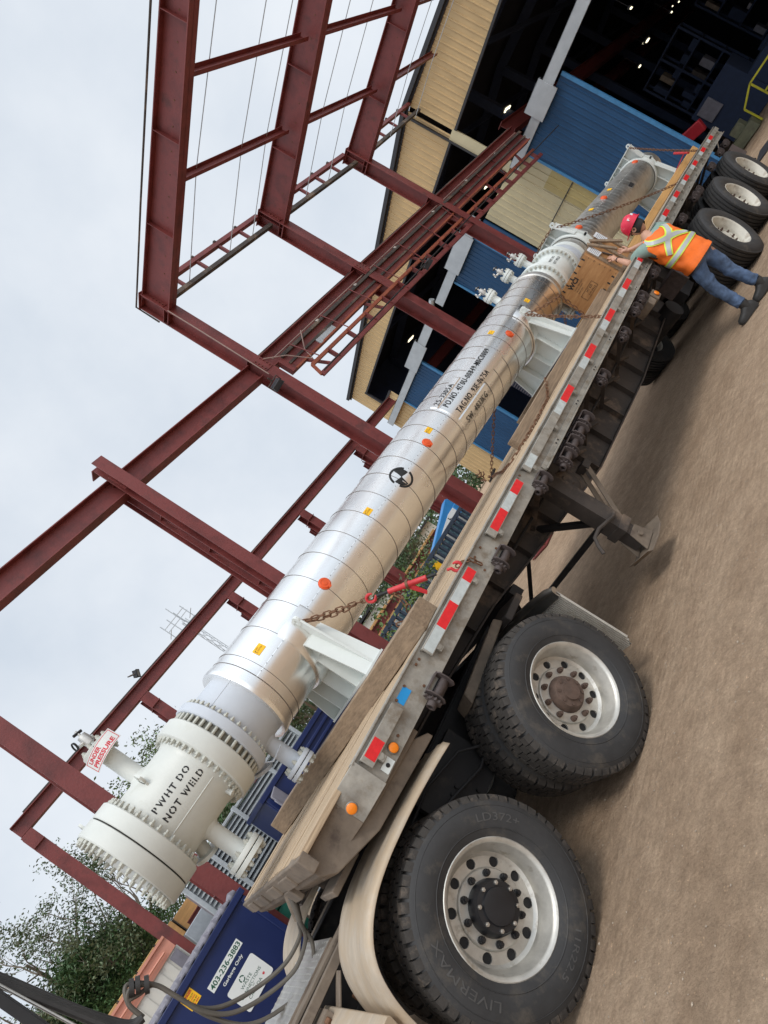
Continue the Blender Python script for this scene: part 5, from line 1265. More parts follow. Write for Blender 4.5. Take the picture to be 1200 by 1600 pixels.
# ================================================================= red steel canopy frame over the yard
ST = thing('steel_canopy_frame', 'tall dark red steel frame of columns, rafters and purlins behind the flatbed', 'steel frame', (-5, 7, 0))
def rowx(y): return -5.0 + (.085*(y-7) if y > 7 else 0)
cols = [(7.06, 8.86, .34), (10.85, 8.86, .34), (14.6, 8.86, .34)]
for y, h, w_ in cols:
    x = rowx(y); mb = MB()
    mb.ibeam((x,y,0), (x,y,h), w_, .26, oxide, up=(1,0,0), tw=.014, tf=.020)
    mb.box(x-.26,x+.26,y-.22,y+.22,.008,.03,oxide); mb.box(x-.2,x+.2,y-.15,y+.15,h,h+.015,oxide)
    for z in (5.75, 6.4, 8.2, 8.3): mb.box(x-.15,x+.15,y-.125,y+.125,z,z+.012,oxide)
    for dx in (-.2,.2):
        for dy in (-.17,.17): mb.cyl((x+dx,y+dy,.03),(x+dx,y+dy,.09),.014,rust,seg=8)
    mb.build('column', ST, bevel=.002)
def rafter(y, x0, zb0, zt0, x1, zb1, zt1, nm='rafter'):
    mb = MB(); b = .21; tf = .018
    ln = [(x0,zb0,zt0),(x1,zb1,zt1)]
    mb.add([(x,y+dy,z) for dy in (-.006,.006) for x, a, c in ln for z in (a, c)], [(0,2,3,1),(4,5,7,6),(0,1,5,4),(2,6,7,3),(1,3,7,5),(0,4,6,2)], oxide)
    for k in (1, 2):
        mb.add([(x,y+dy,(a[k]+e)) for a, x in ((ln[0],x0),(ln[1],x1)) for dy in (-b/2,b/2) for e in (0,(tf if k == 1 else -tf))], [(0,1,5,4),(2,6,7,3),(0,4,6,2),(1,3,7,5),(0,2,3,1),(4,5,7,6)], oxide)
    n = int(abs(x1-x0)/1.5)
    for i in range(n+1):
        t = i/n*.96+.02; x = x0+(x1-x0)*t; za = zb0+(zb1-zb0)*t+tf; zc = zt0+(zt1-zt0)*t-tf
        mb.box(x-.005,x+.005,y-b/2+.004,y-.0065,za,zc,oxide)
    for i in range(30): x = x0+.2+i*(x1-x0)/31; t = (x-x0)/(x1-x0); mb.cyl((x,y-.006,zb0+(zb1-zb0)*t+.22),(x,y-.012,zb0+(zb1-zb0)*t+.22),.012,rust,seg=6)
    mb.build(nm, ST)
rafter(7.06, -5.12, 8.22, 8.86, 6.5, 7.66, 7.90)
rafter(10.85, -4.85, 8.22, 8.88, 6.5, 7.96, 8.29)
rafter(14.6, -4.55, 8.22, 8.86, 6.5, 7.80, 8.08)
for x, z in ((-2.65,8.52),(-1.0,8.42),(.75,8.30),(2.5,8.15)):
    for y0, y1 in ((7.17,10.74),(10.96,14.5),(14.7,20.15)):
        e = (0,0) if y1 < 20 else (-.5 if x < 0 else -.2, .85)
        mb = MB(); mb.chan((x,y0,z),(x+e[0],y1,z+e[1]),.17,.07,oxide,t=.006); mb.build('purlin', ST)
for (y0, y1) in ((7.17,10.74),(10.96,14.5),(14.7,20.2)):
    xa, xb = rowx(y0), rowx(y1) if y1 < 20 else -4.72; dz_ = 0 if y1 < 20 else .82; mb = MB()
    mb.bar((xa,y0,8.90),(xb,y1,8.90+dz_),.10,.10,oxide); mb.bar((xa,y0,8.52),(xb,y1,8.52+dz_),.09,.09,frame_dk)
    n = 4
    for i in range(1, n+1):
        t = i/(n+1); x = xa+(xb-xa)*t; y = y0+(y1-y0)*t; z_ = dz_*t; mb.bar((x,y,8.53+z_),(x,y,8.87+z_),.06,.06,oxide,up=(0,1,0)); mb.box(x-.06,x+.06,y-.03,y+.03,8.95+z_,8.99+z_,frame_dk)
    mb.build('eave_girt', ST)
mb = MB()
for y, z in ((8.0,8.72),(9.3,8.72),(10.1,8.72),(12.2,8.72),(13.2,8.72),(16.4,8.72),(17.9,8.72)):
    mb.tube([(rowx(y),y,8.56),(-2.65,y+.1,8.60),(.75,y+.35,8.50),(6.0,y+.6,8.3)],.009,galv,6)
mb.build('sag_rods', ST)
mb = MB(); mb.tube([(-5.2,6.93,8.4),(-5.19,6.93,8.95),(-3,6.93,8.79),(0,6.93,8.545),(6,6.93,8.06)],.018,frame_dk,6)
mb.tube([(-4.80,6.92,8.2),(-4.78,6.90,7.4),(-4.79,6.90,6.5),(-4.8,6.90,5.9)],.012,mat('conduit_pink',(.30,.20,.17),.6),6)
mb.build('conduit', ST)
# crane runway beam in line with the columns, carried on shorter posts towards the front
RW = thing('crane_runway_frame', 'dark red crane runway beam on laced posts, running from the left edge to the workshop', 'crane runway', (-5, 3, 0))
mb = MB(); mb.ibeam((-5.0,-3.8,6.18),(-5.0,6.90,6.18),.36,.22,oxide,seg=4); 
for i in range(9): mb.box(-5.09,-5.007,-3.3+1.2*i,-3.29+1.2*i,6.03,6.33,oxide)
mb.build('runway_beam', RW, bevel=.002)
mb = MB(); mb.ibeam((-5.0,7.25,6.18),(-3.95,20.2,6.18),.36,.22,oxide); mb.bar((-5.0,7.25,6.40),(-3.95,20.2,6.40),.05,.06,frame_dk); mb.build('runway_beam', RW, bevel=.002)
def post(x, y, top, nm='laced_post'):
    mb = MB(); mb.ibeam((x+.20,y,0),(x+.20,y,top),.20,.20,oxide,up=(1,0,0)); mb.ibeam((x-.20,y,0),(x-.20,y,top-.35),.16,.16,oxide,up=(1,0,0))
    z = .9
    while z < top-.5:
        mb.bar((x+.10,y,z),(x-.12,y,z),.10,.014,oxide,up=(0,0,1)); mb.bar((x+.10,y-.02,z+.06),(x-.12,y-.02,z+.80),.05,.012,oxide,up=(0,1,0)); z += .9
    mb.box(x-.32,x+.32,y-.2,y+.2,.008,.03,oxide); mb.box(x-.12,x+.12,y-.12,y+.12,top-.02,top,oxide)
    mb.bar((x+.1,y,top-.36),(x-.22,y,top-.36),.16,.02,oxide); mb.build(nm, RW, bevel=.002)
post(-4.98, 3.42, 6.62); 
mb = MB(); x, y = -4.98, -.07
mb.ibeam((x,y,0),(x,y,6.1),.30,.22,oxide,up=(1,0,0)); mb.slab([(x-.15,y-.006,3.35),(x-.15,y-.006,4.9),(x-.42,y-.006,4.9),(x-.42,y-.006,4.6)],(0,.012,0),oxide)
mb.box(x-.25,x+.25,y-.2,y+.2,.008,.03,oxide)
for z in (1.7,3.35,4.9): mb.box(x-.14,x+.14,y-.11,y+.11,z,z+.012,oxide)
mb.build('laced_post', RW, bevel=.002)
# walkway with orange handrails on the runway
WK = thing('crane_walkway', 'rusty orange handrailed walkway bracketed along the crane runway', 'walkway', (-4.5, 13, 5))
ya, yb = 7.35, 19.9
def wx(y, o): return -5.0 + .081*(y-7.25) + o
mb = MB(); mb.bar((wx(ya,.09),ya,5.81),(wx(yb,.09),yb,5.81),.12,.34,oxide); mb.build('stringer', WK, bevel=.003)
mb = MB(); mb.bar((wx(ya,.20),ya+.1,6.00),(wx(yb,.20),yb,6.00),.05,.07,frame_dk); mb.build('rail_and_gap_shade', WK)  # dark bar stands in for the shaded gap between beam web and stringer
mb = MB(); mb.bar((wx(ya,.17),ya+.1,5.80),(wx(yb,.17),yb,5.80),.035,.05,frame_dk); mb.build('rail_and_gap_shade', WK)
mb = MB(); mb.bar((wx(ya,.165),ya+.1,5.64),(wx(yb,.165),yb,5.64),.03,.04,oxide_o); mb.build('rail_and_gap_shade', WK)
mb = MB(); mb.bar((wx(8.1,.17),8.3,5.72),(wx(8.6,.17),8.9,5.72),.04,.16,galv); mb.build('junction_box', WK)
def hx(y): return -4.60 + .0475*(y-7.5)
mb = MB(); mb.bar((hx(7.5),7.5,5.37),(hx(yb),yb,5.40),.05,.07,oxide_o); mb.bar((hx(7.5),7.5,5.38),(hx(7.5),7.42,5.10),.05,.05,oxide_o)
mb.bar((hx(7.5),7.42,5.10),(hx(yb),yb,5.12),.05,.10,oxide)
y = 7.5+.55
while y < yb: mb.bar((hx(y),y,5.10),(hx(y),y,5.37),.10,.03,oxide,up=(0,1,0)); y += .72
mb.build('handrail', WK, bevel=.002)
y = 7.8
while y < yb: mb = MB(); mb.bar((wx(y,.09),y,5.66),(hx(y),y,5.12),.05,.05,oxide); mb.build('bracket', WK); y += 2.2
mb = MB(); mb.tube([(wx(7.6,.18),7.9,6.02),(wx(yb,.18),yb,6.02)],.026,mat('pale_pipe',(.42,.38,.34),.5),8)
for y in (8.7,10.2,12.0,14.0,16.0,18.0): mb.lathe([(0,.045),(.08,.045)],(wx(y,.18),y,6.02),(0.08,1,0),mat('pale_pipe',(.42,.38,.34),.5),10)
y = 7.8
while y < yb: mb.tube([(wx(y,.08),y,6.10),(wx(y,.22),y,6.06),(hx(y),y,5.42)],.013,oxide,6); y += 1.1
mb.tube([(wx(ya,.12),ya,6.12),(wx(yb,.12),yb,6.12)],.014,mat('conduit_pink',(.30,.20,.17),.6),6)
mb.tube([(wx(ya,.0)+.2,ya-.2,6.2),(wx(ya,.1)+.2,ya+.1,5.9),(wx(ya,.1)+.3,ya+.3,5.45),(wx(ya,.1)+.2,ya+.5,5.75),(wx(ya,.0)+.3,ya+.9,6.1)],.012,mat('conduit_pink',(.30,.20,.17),.6),6)
mb.build('pipe_run', WK)
mb = MB(); mb.tube([(-4.28,7.2,5.0),(-3.75,13.8,5.05),(-3.2,20.1,5.05)],.016,frame_bk,6); mb.build('tension_cable', WK)
# rear row
RR = thing('rear_steel_frame', 'lower dark red steel frame further back, one long beam on short topped posts', 'steel frame', (-12, 5, 0))
mb = MB(); mb.ibeam((-12,-.55,5.62),(-12,16,5.62),.30,.20,oxide,seg=3); mb.bar((-12,-.2,5.80),(-12,16,5.80),.05,.05,frame_dk); mb.build('long_beam', RR)
for y in (-.45, 2.9, 6.15, 9.6, 13.0):
    mb = MB(); mb.ibeam((-12,y,0),(-12,y,5.45),.28,.26,oxide,up=(1,0,0)); mb.ibeam((-12.4,y,0),(-12.4,y,5.0),.14,.14,oxide,up=(1,0,0))
    for k in range(5): mb.bar((-12.12,y,.8+k*.9),(-12.36,y,1.5+k*.9),.05,.012,oxide,up=(0,1,0)); mb.bar((-12.12,y,.8+k*.9),(-12.36,y,.8+k*.9),.05,.012,oxide,up=(0,1,0))
    mb.box(-12.2,-11.8,y-.13,y+.13,5.1,5.12,oxide); mb.box(-12.3,-11.7,y-.2,y+.2,.008,.03,oxide)
    mb.build('post', RR, bevel=.002)
# thick laced base girders seen between the vessel and the deck
mb = MB(); mb.ibeam((-12,-.1,1.72),(-12,13.2,1.72),.22,.16,oxide); mb.build('base_girder', RR)
for (x, y, z) in [(-4.86,7.06,6.15),(-4.86,-.07,6.15),(-4.80,3.42,6.15),(-4.53,10.85,6.2),(-4.25,14.6,6.2),(-4.86,7.06,8.5),(-4.53,10.85,8.5),(-4.25,14.6,8.5)]:
    mb = MB(); mb.box(x+.035,x+.047,y-.11,y+.11,z-.16,z+.16,oxide)
    for a in (-.07,.07):
        for b in (-.11,-.035,.04,.115): mb.hexb((x+.047,y+a,z+b),(1,0,0),.016,.014,oxide); mb.cyl((x+.047,y+a,z+b),(x+.07,y+a,z+b),.008,rust,seg=6)
    mb.build('joint_plate', ST if z > 7 or y > 5 else RW)
def flood(p, d, lab):
    t = thing('floodlight', lab, 'floodlight', p, 'floodlights on the steel frames'); p = V(p); d = V(d).normalized(); M = Matrix.Translation(p) @ d.to_track_quat('Z','Y').to_matrix().to_4x4() @ Matrix.Scale(.72,4)
    mb = MB(); mb.box(-.15,.15,-.12,.12,-.10,.03,dark_tr,M); mb.box(-.17,.17,-.14,.14,.03,.045,frame_bk,M); mb.build('housing', t, bevel=.01)
    mb = MB(); mb.box(-.13,.13,-.10,.10,.0455,.050,mat('lamp_glass',(.30,.33,.35),.15),M); mb.build('glass', t)
    mb = MB(); mb.tube([M@V((-.17,0,-.02)),M@V((-.18,0,-.18)),M@V((.18,0,-.18)),M@V((.17,0,-.02))],.012,frame_dk,6); mb.cyl(M@V((0,0,-.18)),M@V((0,0,-.32)),.015,frame_dk); mb.build('bracket', t)
flood((-4.80,6.78,5.62), (-.5,.4,-.8), 'dark floodlight bolted to the nearest tall column at runway height')
flood((-4.02,11.5,5.0), (-.2,.3,-.9), 'grey floodlight hanging below the middle of the crane walkway')
flood((-12.0,3.25,5.95), (.3,.6,-.5), 'small floodlight on top of the rear beam, nearer the white end of the vessel')
flood((-12.0,7.0,6.0), (.5,.5,-.4), 'small floodlight on top of the rear beam above the middle of the vessel')

# ================================================================= workshop building
BD = thing('workshop_building', 'large workshop with tan corrugated gable, open dark bays and blue sliding doors', 'building', (-6, 20.3, 0))
YF = 20.3
def corr(mb, pts, m, pitch=.20, dpt=.03, yf=YF, th=.02):
    """vertical trapezoidal sheeting clipped to a quad whose left and right edges are vertical: pts = (x0, zb0, zt0), (x1, zb1, zt1)"""
    (x0, b0, t0), (x1, b1, t1) = pts; n = max(1, int(abs(x1-x0)/pitch)); vs = []; st = []
    for i in range(n):
        for f_, d in ((0,0),(.70,0),(.78,-dpt),(.92,-dpt)): st.append((i+f_, d))
    st.append((n, 0))
    for u, d in st:
        u /= n; x = x0+(x1-x0)*u; vs += [(x, yf+d, b0+(b1-b0)*u), (x, yf+d, t0+(t1-t0)*u)]
    K = len(st); mb.add(vs, [(2*i, 2*i+2, 2*i+3, 2*i+1) for i in range(K-1)], m)
    mb.add([(x0,yf+.03,b0),(x1,yf+.03,b1),(x1,yf+.03,t1),(x0,yf+.03,t0)], [(0,1,2,3)], dark_tr)
mb = MB()
corr(mb, [(-17.15,8.0,8.52),(-16.34,7.86,8.60)], tan)
corr(mb, [(-16.34,7.86,8.60),(-4.95,8.05,9.72)], tan)
corr(mb, [(-4.80,8.02,9.72),(9.0,8.05,8.60)], tan)
corr(mb, [(-17.15,0,8.0),(-16.34,0,7.86)], tan)
mb.build('gable_cladding', BD, angle=20)
mb = MB()
corr(mb, [(-16.34,0,6.86),(-15.50,0,6.86)], tan); mb.build('side_cladding', BD, angle=20)
mb = MB(); corr(mb, [(-6.70,0,6.0),(-4.36,0,5.85)], cream); mb.build('side_cladding', BD, angle=20)['label'] = 'cream cladding between two blue doors'
mb = MB(); corr(mb, [(-4.95,0,4.66),(-4.34,0,4.66)], yellowish, yf=YF-.04); mb.box(-5.9,-4.40,YF-.07,YF-.05,3.9,3.93,dark_tr); mb.build('yellow_patch', BD, angle=20)
mb = MB(); mb.box(-5.08,-4.74,YF-.06,YF+.02,5.9,8.10,cream); mb.box(-5.12,-5.07,YF-.12,YF+.0,6.0,9.7,dark_tr); mb.box(-4.74,-4.2,YF-.01,YF+.3,6.0,6.35,oxide); mb.build('door_mullion', BD)
mb = MB()
for x0, z0, x1, z1 in ((-17.25,8.50,-4.87,9.80),(-4.87,9.80,9.1,8.66)): mb.bar((x0,YF-.10,z0+.05),(x1,YF-.10,z1+.05),.16,.14,dark_tr); mb.bar((x0,YF-.03,z0-.06),(x1,YF-.03,z1-.06),.04,.06,dark_tr)
mb.bar((-16.36,YF-.04,6.86),(-16.36,YF-.04,7.9),.08,.10,dark_tr,up=(0,1,0)); mb.bar((-16.34,YF-.04,7.84),(-5.1,YF-.04,8.02),.10,.08,dark_tr); mb.bar((-4.74,YF-.04,8.0),(9,YF-.04,8.05),.10,.08,dark_tr)
mb.bar((-16.36,YF-.02,6.85),(-15.5,YF-.02,6.85),.10,.10,dark_tr)
mb.build('trim', BD)
# roof and hidden walls close the dark hall
mb = MB(); yb_ = 62
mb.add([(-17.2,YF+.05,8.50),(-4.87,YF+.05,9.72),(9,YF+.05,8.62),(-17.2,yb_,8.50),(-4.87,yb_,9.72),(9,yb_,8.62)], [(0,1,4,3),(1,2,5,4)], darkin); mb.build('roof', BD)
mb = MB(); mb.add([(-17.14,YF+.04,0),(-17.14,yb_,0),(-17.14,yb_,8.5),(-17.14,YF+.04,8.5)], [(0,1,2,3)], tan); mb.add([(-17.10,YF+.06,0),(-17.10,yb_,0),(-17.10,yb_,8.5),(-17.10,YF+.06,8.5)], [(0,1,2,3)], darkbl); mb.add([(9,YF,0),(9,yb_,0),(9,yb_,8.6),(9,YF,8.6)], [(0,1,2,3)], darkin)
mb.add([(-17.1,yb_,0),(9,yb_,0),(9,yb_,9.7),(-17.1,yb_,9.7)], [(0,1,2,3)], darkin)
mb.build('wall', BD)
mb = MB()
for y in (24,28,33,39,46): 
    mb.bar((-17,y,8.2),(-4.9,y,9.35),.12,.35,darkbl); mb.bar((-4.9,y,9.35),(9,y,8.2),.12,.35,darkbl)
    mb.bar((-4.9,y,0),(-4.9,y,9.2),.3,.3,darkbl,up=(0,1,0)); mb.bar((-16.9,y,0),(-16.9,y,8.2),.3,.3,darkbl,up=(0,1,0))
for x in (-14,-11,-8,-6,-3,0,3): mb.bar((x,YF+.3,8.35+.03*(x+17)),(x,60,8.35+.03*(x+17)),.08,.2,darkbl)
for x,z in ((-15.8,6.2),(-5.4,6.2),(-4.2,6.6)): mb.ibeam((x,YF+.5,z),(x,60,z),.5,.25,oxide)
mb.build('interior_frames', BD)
# galvanised header track in offset lengths
mb = MB()
def hdr(xa, xb, zt, zb, y=YF-.22, m=galv): mb.box(xa,xb,y,y+.05,zb,zt,m); mb.box(xa,xb,y,y+.16,zt-.02,zt+.0,m)
hdr(-17.10,-13.7,6.36,6.05); hdr(-13.72,-12.35,6.62,6.02,YF-.26); hdr(-12.35,-11.1,6.50,6.12); hdr(-10.35,-8.45,6.46,6.10)
hdr(-8.9,-7.45,6.62,6.02,YF-.26); hdr(-7.46,-6.75,6.42,6.08)
hdr(-4.84,-3.3,5.90,5.60); hdr(-3.32,-2.40,6.15,5.52,YF-.26); hdr(-2.42,9.0,6.03,5.68)
mb.build('door_track', BD, bevel=.004)
mb = MB(); mb.tube([(-11.15,YF-.2,6.25),(-10.9,YF-.16,6.42),(-10.35,YF-.16,6.62)],[.12,.12,.11],galv,10); mb.build('bent_track', BD)
def door(xa, xb, zt, zb, lab, nm='sliding_door'):
    mb = MB(); corr(mb, [(xa,zb,zt),(xb,zb,zt)], bluedoor, pitch=.155, dpt=.022, yf=YF-.10)
    o = mb.build(nm, BD, angle=20); o['label'] = lab
    mb = MB(); mb.box(xa-.02,xa+.05,YF-.15,YF-.05,zb,zt,bluetrim); mb.box(xb-.07,xb+.03,YF-.15,YF-.05,zb,zt,bluetrim); mb.build('edge_trim', o)
    return o
door(-4.32,-2.04,5.62,.06,'blue door leaf beside the open bay'); door(-9.28,-7.40,6.10,.06,'blue door leaf behind the crane walkway'); door(-15.50,-13.15,6.06,.06,'leftmost blue door leaf')
mb = MB(); mb.box(-7.35,-6.75,YF-.08,YF,0,6.0,bluedoor); mb.box(-7.2,-7.12,YF-.12,YF-.06,0,6.0,galv); mb.build('jamb_panel', BD)
# lean-to parts seen low between vessel and deck
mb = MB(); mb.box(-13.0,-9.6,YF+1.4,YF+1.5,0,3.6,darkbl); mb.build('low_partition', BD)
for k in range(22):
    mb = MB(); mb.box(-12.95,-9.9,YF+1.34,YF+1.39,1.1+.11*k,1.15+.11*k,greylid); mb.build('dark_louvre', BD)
mb = MB(); mb.box(-13.1,-9.3,YF-.35,YF-.2,1.0,1.25,dumpblue); mb.box(-15.2,-14.0,YF-.2,YF-.13,.4,.8,rackblue)
mb.build('door_plinth', BD)
# hall lamps
for i, (x, y, z, s) in enumerate(((-4.74,24,7.58,.34),(-.79,24,5.20,.12),(-1.37,30,4.6,.10),(-1.6,34,4.9,.10),(-2.4,30,4.9,.26),(-3.1,33,5.3,.12),(-3.2,30,4.7,.16),(-15.3,24,7.75,.34),(-2.7,40,5.6,.1),(-7.4,24,7.2,.22),(-9.2,24,7.0,.18))):
    t = thing('ceiling_lamp', 'small bright lamp glowing in the dark workshop hall', 'lamp', (x,y,z), 'lamps inside the dark hall')
    mb = MB(); mb.box(x-s*.22,x+s*.22,y-s*.7,y+s*.7,z-.04,z-.005,lampg); mb.build('tube', t); mb = MB(); mb.box(x-s*.4,x+s*.4,y-s*1.1,y+s*1.1,z,z+.06,dark_tr); mb.cyl((x,y,z+.06),(x,y,z+.7),.008,dark_tr,seg=6); mb.build('housing', t)
# machinery in the hall
for i, (x, y, lab) in enumerate(((-2.9,31,'dim shelf rack with grey boxes at the left of the open bay'),(-.2,33,'dim shelf rack with mixed boxes deep in the middle of the open bay'),(1.6,29,'dim shelf rack of parts at the right edge of the open bay'))):
    t = thing('shelf_rack', lab, 'rack', (x,y,0)); mb = MB(); random.seed(40+i)
    for a in (-1.1,0,1.1): mb.box(x+a-.04,x+a+.04,y-.04,y+.04,0,4.2,darkbl); mb.box(x+a-.04,x+a+.04,y+.8,y+.88,0,4.2,darkbl)
    for z in (.2,1.2,2.2,3.2,4.15): mb.box(x-1.14,x+1.14,y-.05,y+.9,z,z+.06,darkbl)
    mb.build('frame', t)
    for z in (.26,1.26,2.26,3.26):
        a = -1.0
        while a < .8:
            w_ = random.uniform(.12,.45); h_ = random.uniform(.1,.6); mb = MB(); mb.box(x+a,x+a+w_,y,y+.7,z,z+h_,random.choice((darkbl,darkbl,frame_dk,brown_st,greylid,dark_tr))); mb.build('box', t, bevel=.01); a += w_+random.uniform(.05,.3)
t = thing('yellow_guard_rail', 'yellow tubular guard frame standing just inside the open bay', 'guard rail', (-1.6,24,0))
mb = MB()
for a, b in (((-2.1,24,.02),(-2.1,24,.75)),((-1.5,24,.02),(-1.5,24,1.05)),((-.6,24,.02),(-.6,24,1.05)),((-1.5,24,1.05),(.4,24,1.05)),((-2.1,24,.75),(-1.5,24,1.05)),((-1.5,24,.55),(.4,24,.55)),((.4,24,.02),(.4,24,1.05))): mb.bar(V(a)+V((.45,0,-.1 if a[2] > .1 else 0)), V(b)+V((.45,0,-.1 if b[2] > .1 else 0)), .055, .055, yell_m)
mb.build('rail', t, bevel=.005); mb = MB(); mb.box(-2.5,-1.7,23.5,24.3,.02,.35,mat('olive_machine',(.16,.16,.10),.6,var=.4)); mb.box(-2.3,-1.9,23.6,24.1,.35,.62,mat('olive_machine',(.16,.16,.10),.6)); mb.build('base', t, bevel=.01)
mb = MB(); mb.box(-2.95,-2.35,21.2,21.8,.01,.6,alu2); mb.bar((-2.5,21.1,.3),(-1.9,21.1,1.0),.03,.03,alu2); mb.cyl((-2.2,21.3,.02),(-2.2,21.3,.42),.2,creamp,seg=14); tag(mb.build('scrap_bin', None, bevel=.01), 'grey bin with scrap pieces at the bay threshold behind the trailer tail', 'bin')
mb = MB(); mb.box(-3.2,-1.4,27,29,.0,1.9,darkbl); mb.box(-3.0,-2.4,26.9,27,1.2,1.8,greylid); mb.box(-1.2,.5,30,31,0,1.2,darkbl); mb.box(-1.4,.8,27,29,0,1.1,darkbl); tag(mb.build('machine_tool', None, bevel=.02), 'dark bulky machine tool deep inside the open bay', 'machine')
mb = MB(); mb.bar((-4.4,22.5,2.3),(-2.1,22.5,1.5),.3,.35,redx); mb.box(-4.3,-3.5,22.3,23,.3,1.3,redx); tag(mb.build('red_machine', None, bevel=.02), 'dark red machine part behind the blue door leaf in the hall', 'machine')
mb = MB(); mb.box(.45,.75,27,27.3,3.2,4.2,redx); tag(mb.build('hoist_block', None, bevel=.05), 'red hoist block hanging high in the open bay', 'hoist')
mb = MB(); mb.box(-1.15,-.75,17.3,18.7,-.004,.006,dark_tr); tag(mb.build('drain_grate', None), 'dark rectangular drain grate set in the ground before the open bay', 'drain')

# ================================================================= yard behind
def ribbed_bin(name, x1, x0, y0, y1, h, m, lab, ribs=True):
    t = thing(name, lab, 'dumpster', ((x0+x1)/2,(y0+y1)/2,0)); mb = MB()
    mb.box(x0,x1,y0,y1,.12,h,m); mb.build('body', t, bevel=.01)
    mb = MB(); mb.box(x0-.03,x1+.035,y0-.03,y1+.035,h-.07,h+.0,m); mb.box(x1,x1+.02,y0+.02,y0+.08,.12,h-.08,m); mb.box(x1+.001,x1+.02,y1-.06,y1-.001,.12,h-.08,m); mb.build('rim', t, bevel=.006)
    return t
D1 = ribbed_bin('dumpster', -4.42, -6.0, -1.9, -.07, 1.54, dumpblue, 'navy blue dumpster with phone number and round logo plate, beside the red column')
mb = MB()
for k in range(13):
    y = -1.88+.14*k; mb.lathe([(0,.03),(.06,.06),(.12,.03)],(-4.50,y,1.555),(0,1,0),greylid,8); 
mb.box(-6.0,-4.46,-1.9,-.1,1.545,1.575,greylid); mb.build('lid', D1, bevel=.01)
fx = -4.4185; 
mb = MB(); mb.box(fx-.002,fx+.002,-.875,-.415,1.222,1.303,signw); o1 = mb.build('phone_sign', D1); mb = MB(); flat_text(mb,'403-236-3883',(fx+.0032,-.862,1.237),(0,1,0),(0,0,1),.435,.052,signg,bold=.02); mb.build('print', o1, smooth=False)
mb = MB(); flat_text(mb,'Garbage Only',(fx+.001,-.785,1.150),(0,1,0),(0,0,1),.29,.040,signw,bold=.02); mb.build('lettering', D1, smooth=False)
mb = MB(); K = []
for cy, cz, a0 in ((-.455,1.09,0),(-.455,.845,-90),(-.815,.845,-180),(-.815,1.09,-270)):
    for k in range(6): a = R(a0+90-18*k); K.append((fx, cy+.025*math.cos(a), cz+.025*math.sin(a)))
mb.slab(K, (.003,0,0), dumpblue)
mb2 = [(fx+.0032, -.635+(y+.635)*.965, .9675+(z-.9675)*.945) for _, y, z in K]; mb.slab(mb2, (.001,0,0), signw); o2 = mb.build('company_plate', D1)
mb = MB(); e = fx+.0052
flat_text(mb,'WASTE',(e,-.725,.992),(0,1,0),(0,0,1),.15,.030,signg); flat_text(mb,'CONNECTIONS',(e,-.79,.945),(0,1,0),(0,0,1),.30,.030,signg); flat_text(mb,'OF',(e,-.65,.925),(0,1,0),(0,0,1),.028,.012,signg); flat_text(mb,'CANADA',(e,-.745,.882),(0,1,0),(0,0,1),.19,.030,signg)
for k in range(3):   # looping arrows emblem
    a0 = 2*PI*k/3; vs = []
    for i in range(9): a = a0+1.7*i/8; vs += [(e,-.655+.020*math.cos(a),1.055+.020*math.sin(a)),(e,-.655+.031*math.cos(a),1.055+.031*math.sin(a))]
    mb.add(vs, [(2*i,2*i+1,2*i+3,2*i+2) for i in range(8)], signg)
lf = [(0,-1),(-.08,-.45),(-.55,-.5),(-.42,-.25),(-.9,.1),(-.7,.2),(-.75,.5),(-.45,.42),(-.3,.6),(-.25,.1),(-.15,.55),(0,1),(.15,.55),(.25,.1),(.3,.6),(.45,.42),(.75,.5),(.7,.2),(.9,.1),(.42,-.25),(.55,-.5),(.08,-.45)]
mb.poly([(e,-.515+a*.017,.897+b*.019) for a, b in lf], signr); mb.build('print', o2, smooth=False)
mb = MB(); mb.box(fx-.001,fx+.003,-1.08,-.945,1.315,1.455,yellow_s); o3 = mb.build('warning_sticker', D1); mb = MB()
flat_text(mb,'DANGER',(fx+.0042,-1.07,1.42),(0,1,0),(0,0,1),.115,.026,signr,bold=.03)
for k in range(4): flat_text(mb,('KEEP OUT','NO PLAYING','ON OR IN','THIS BIN')[k],(fx+.0042,-1.065,1.392-.022*k),(0,1,0),(0,0,1),.10,.013,(dtext,signr)[k%2],bold=.03)
mb.build('print', o3, smooth=False)
D2 = ribbed_bin('dumpster', -5.2, -6.6, .95, 2.85, 1.86, dumpblue, 'second navy dumpster with stepped ribs and a grey flap, behind the front saddle')
mb = MB()
for z in (1.70,1.60,1.48,1.30): mb.box(-5.20,-5.165,1.72,2.84,z-.02,z+.02,dumpblue)
mb.build('side_ribs', D2, bevel=.006)
mb = MB(); mb.slab([(-5.10,1.16,1.80),(-5.06,1.16,1.32),(-5.00,1.01,1.30),(-5.04,1.01,1.76)],(-.05,0,0),greylid); mb.slab([(-5.03,1.03,1.70),(-4.98,1.03,1.36),(-4.97,.99,1.36),(-5.01,.99,1.70)],(-.03,0,0),greylid); mb.build('hanging_lid', D2, bevel=.015)
mb = MB(); mb.box(-5.199,-5.194,1.43,1.59,1.32,1.515,yellow_s); o4 = mb.build('warning_sticker', D2); mb = MB(); flat_text(mb,'DANGER',(-5.193,1.44,1.475),(0,1,0),(0,0,1),.09,.03,signr,bold=.03)
for k in range(5): flat_text(mb,'NO PLAYING ON BIN'[k:k+9],(-5.193,1.445,1.445-.026*k),(0,1,0),(0,0,1),.13,.013,dtext)
mb.build('print', o4, smooth=False)
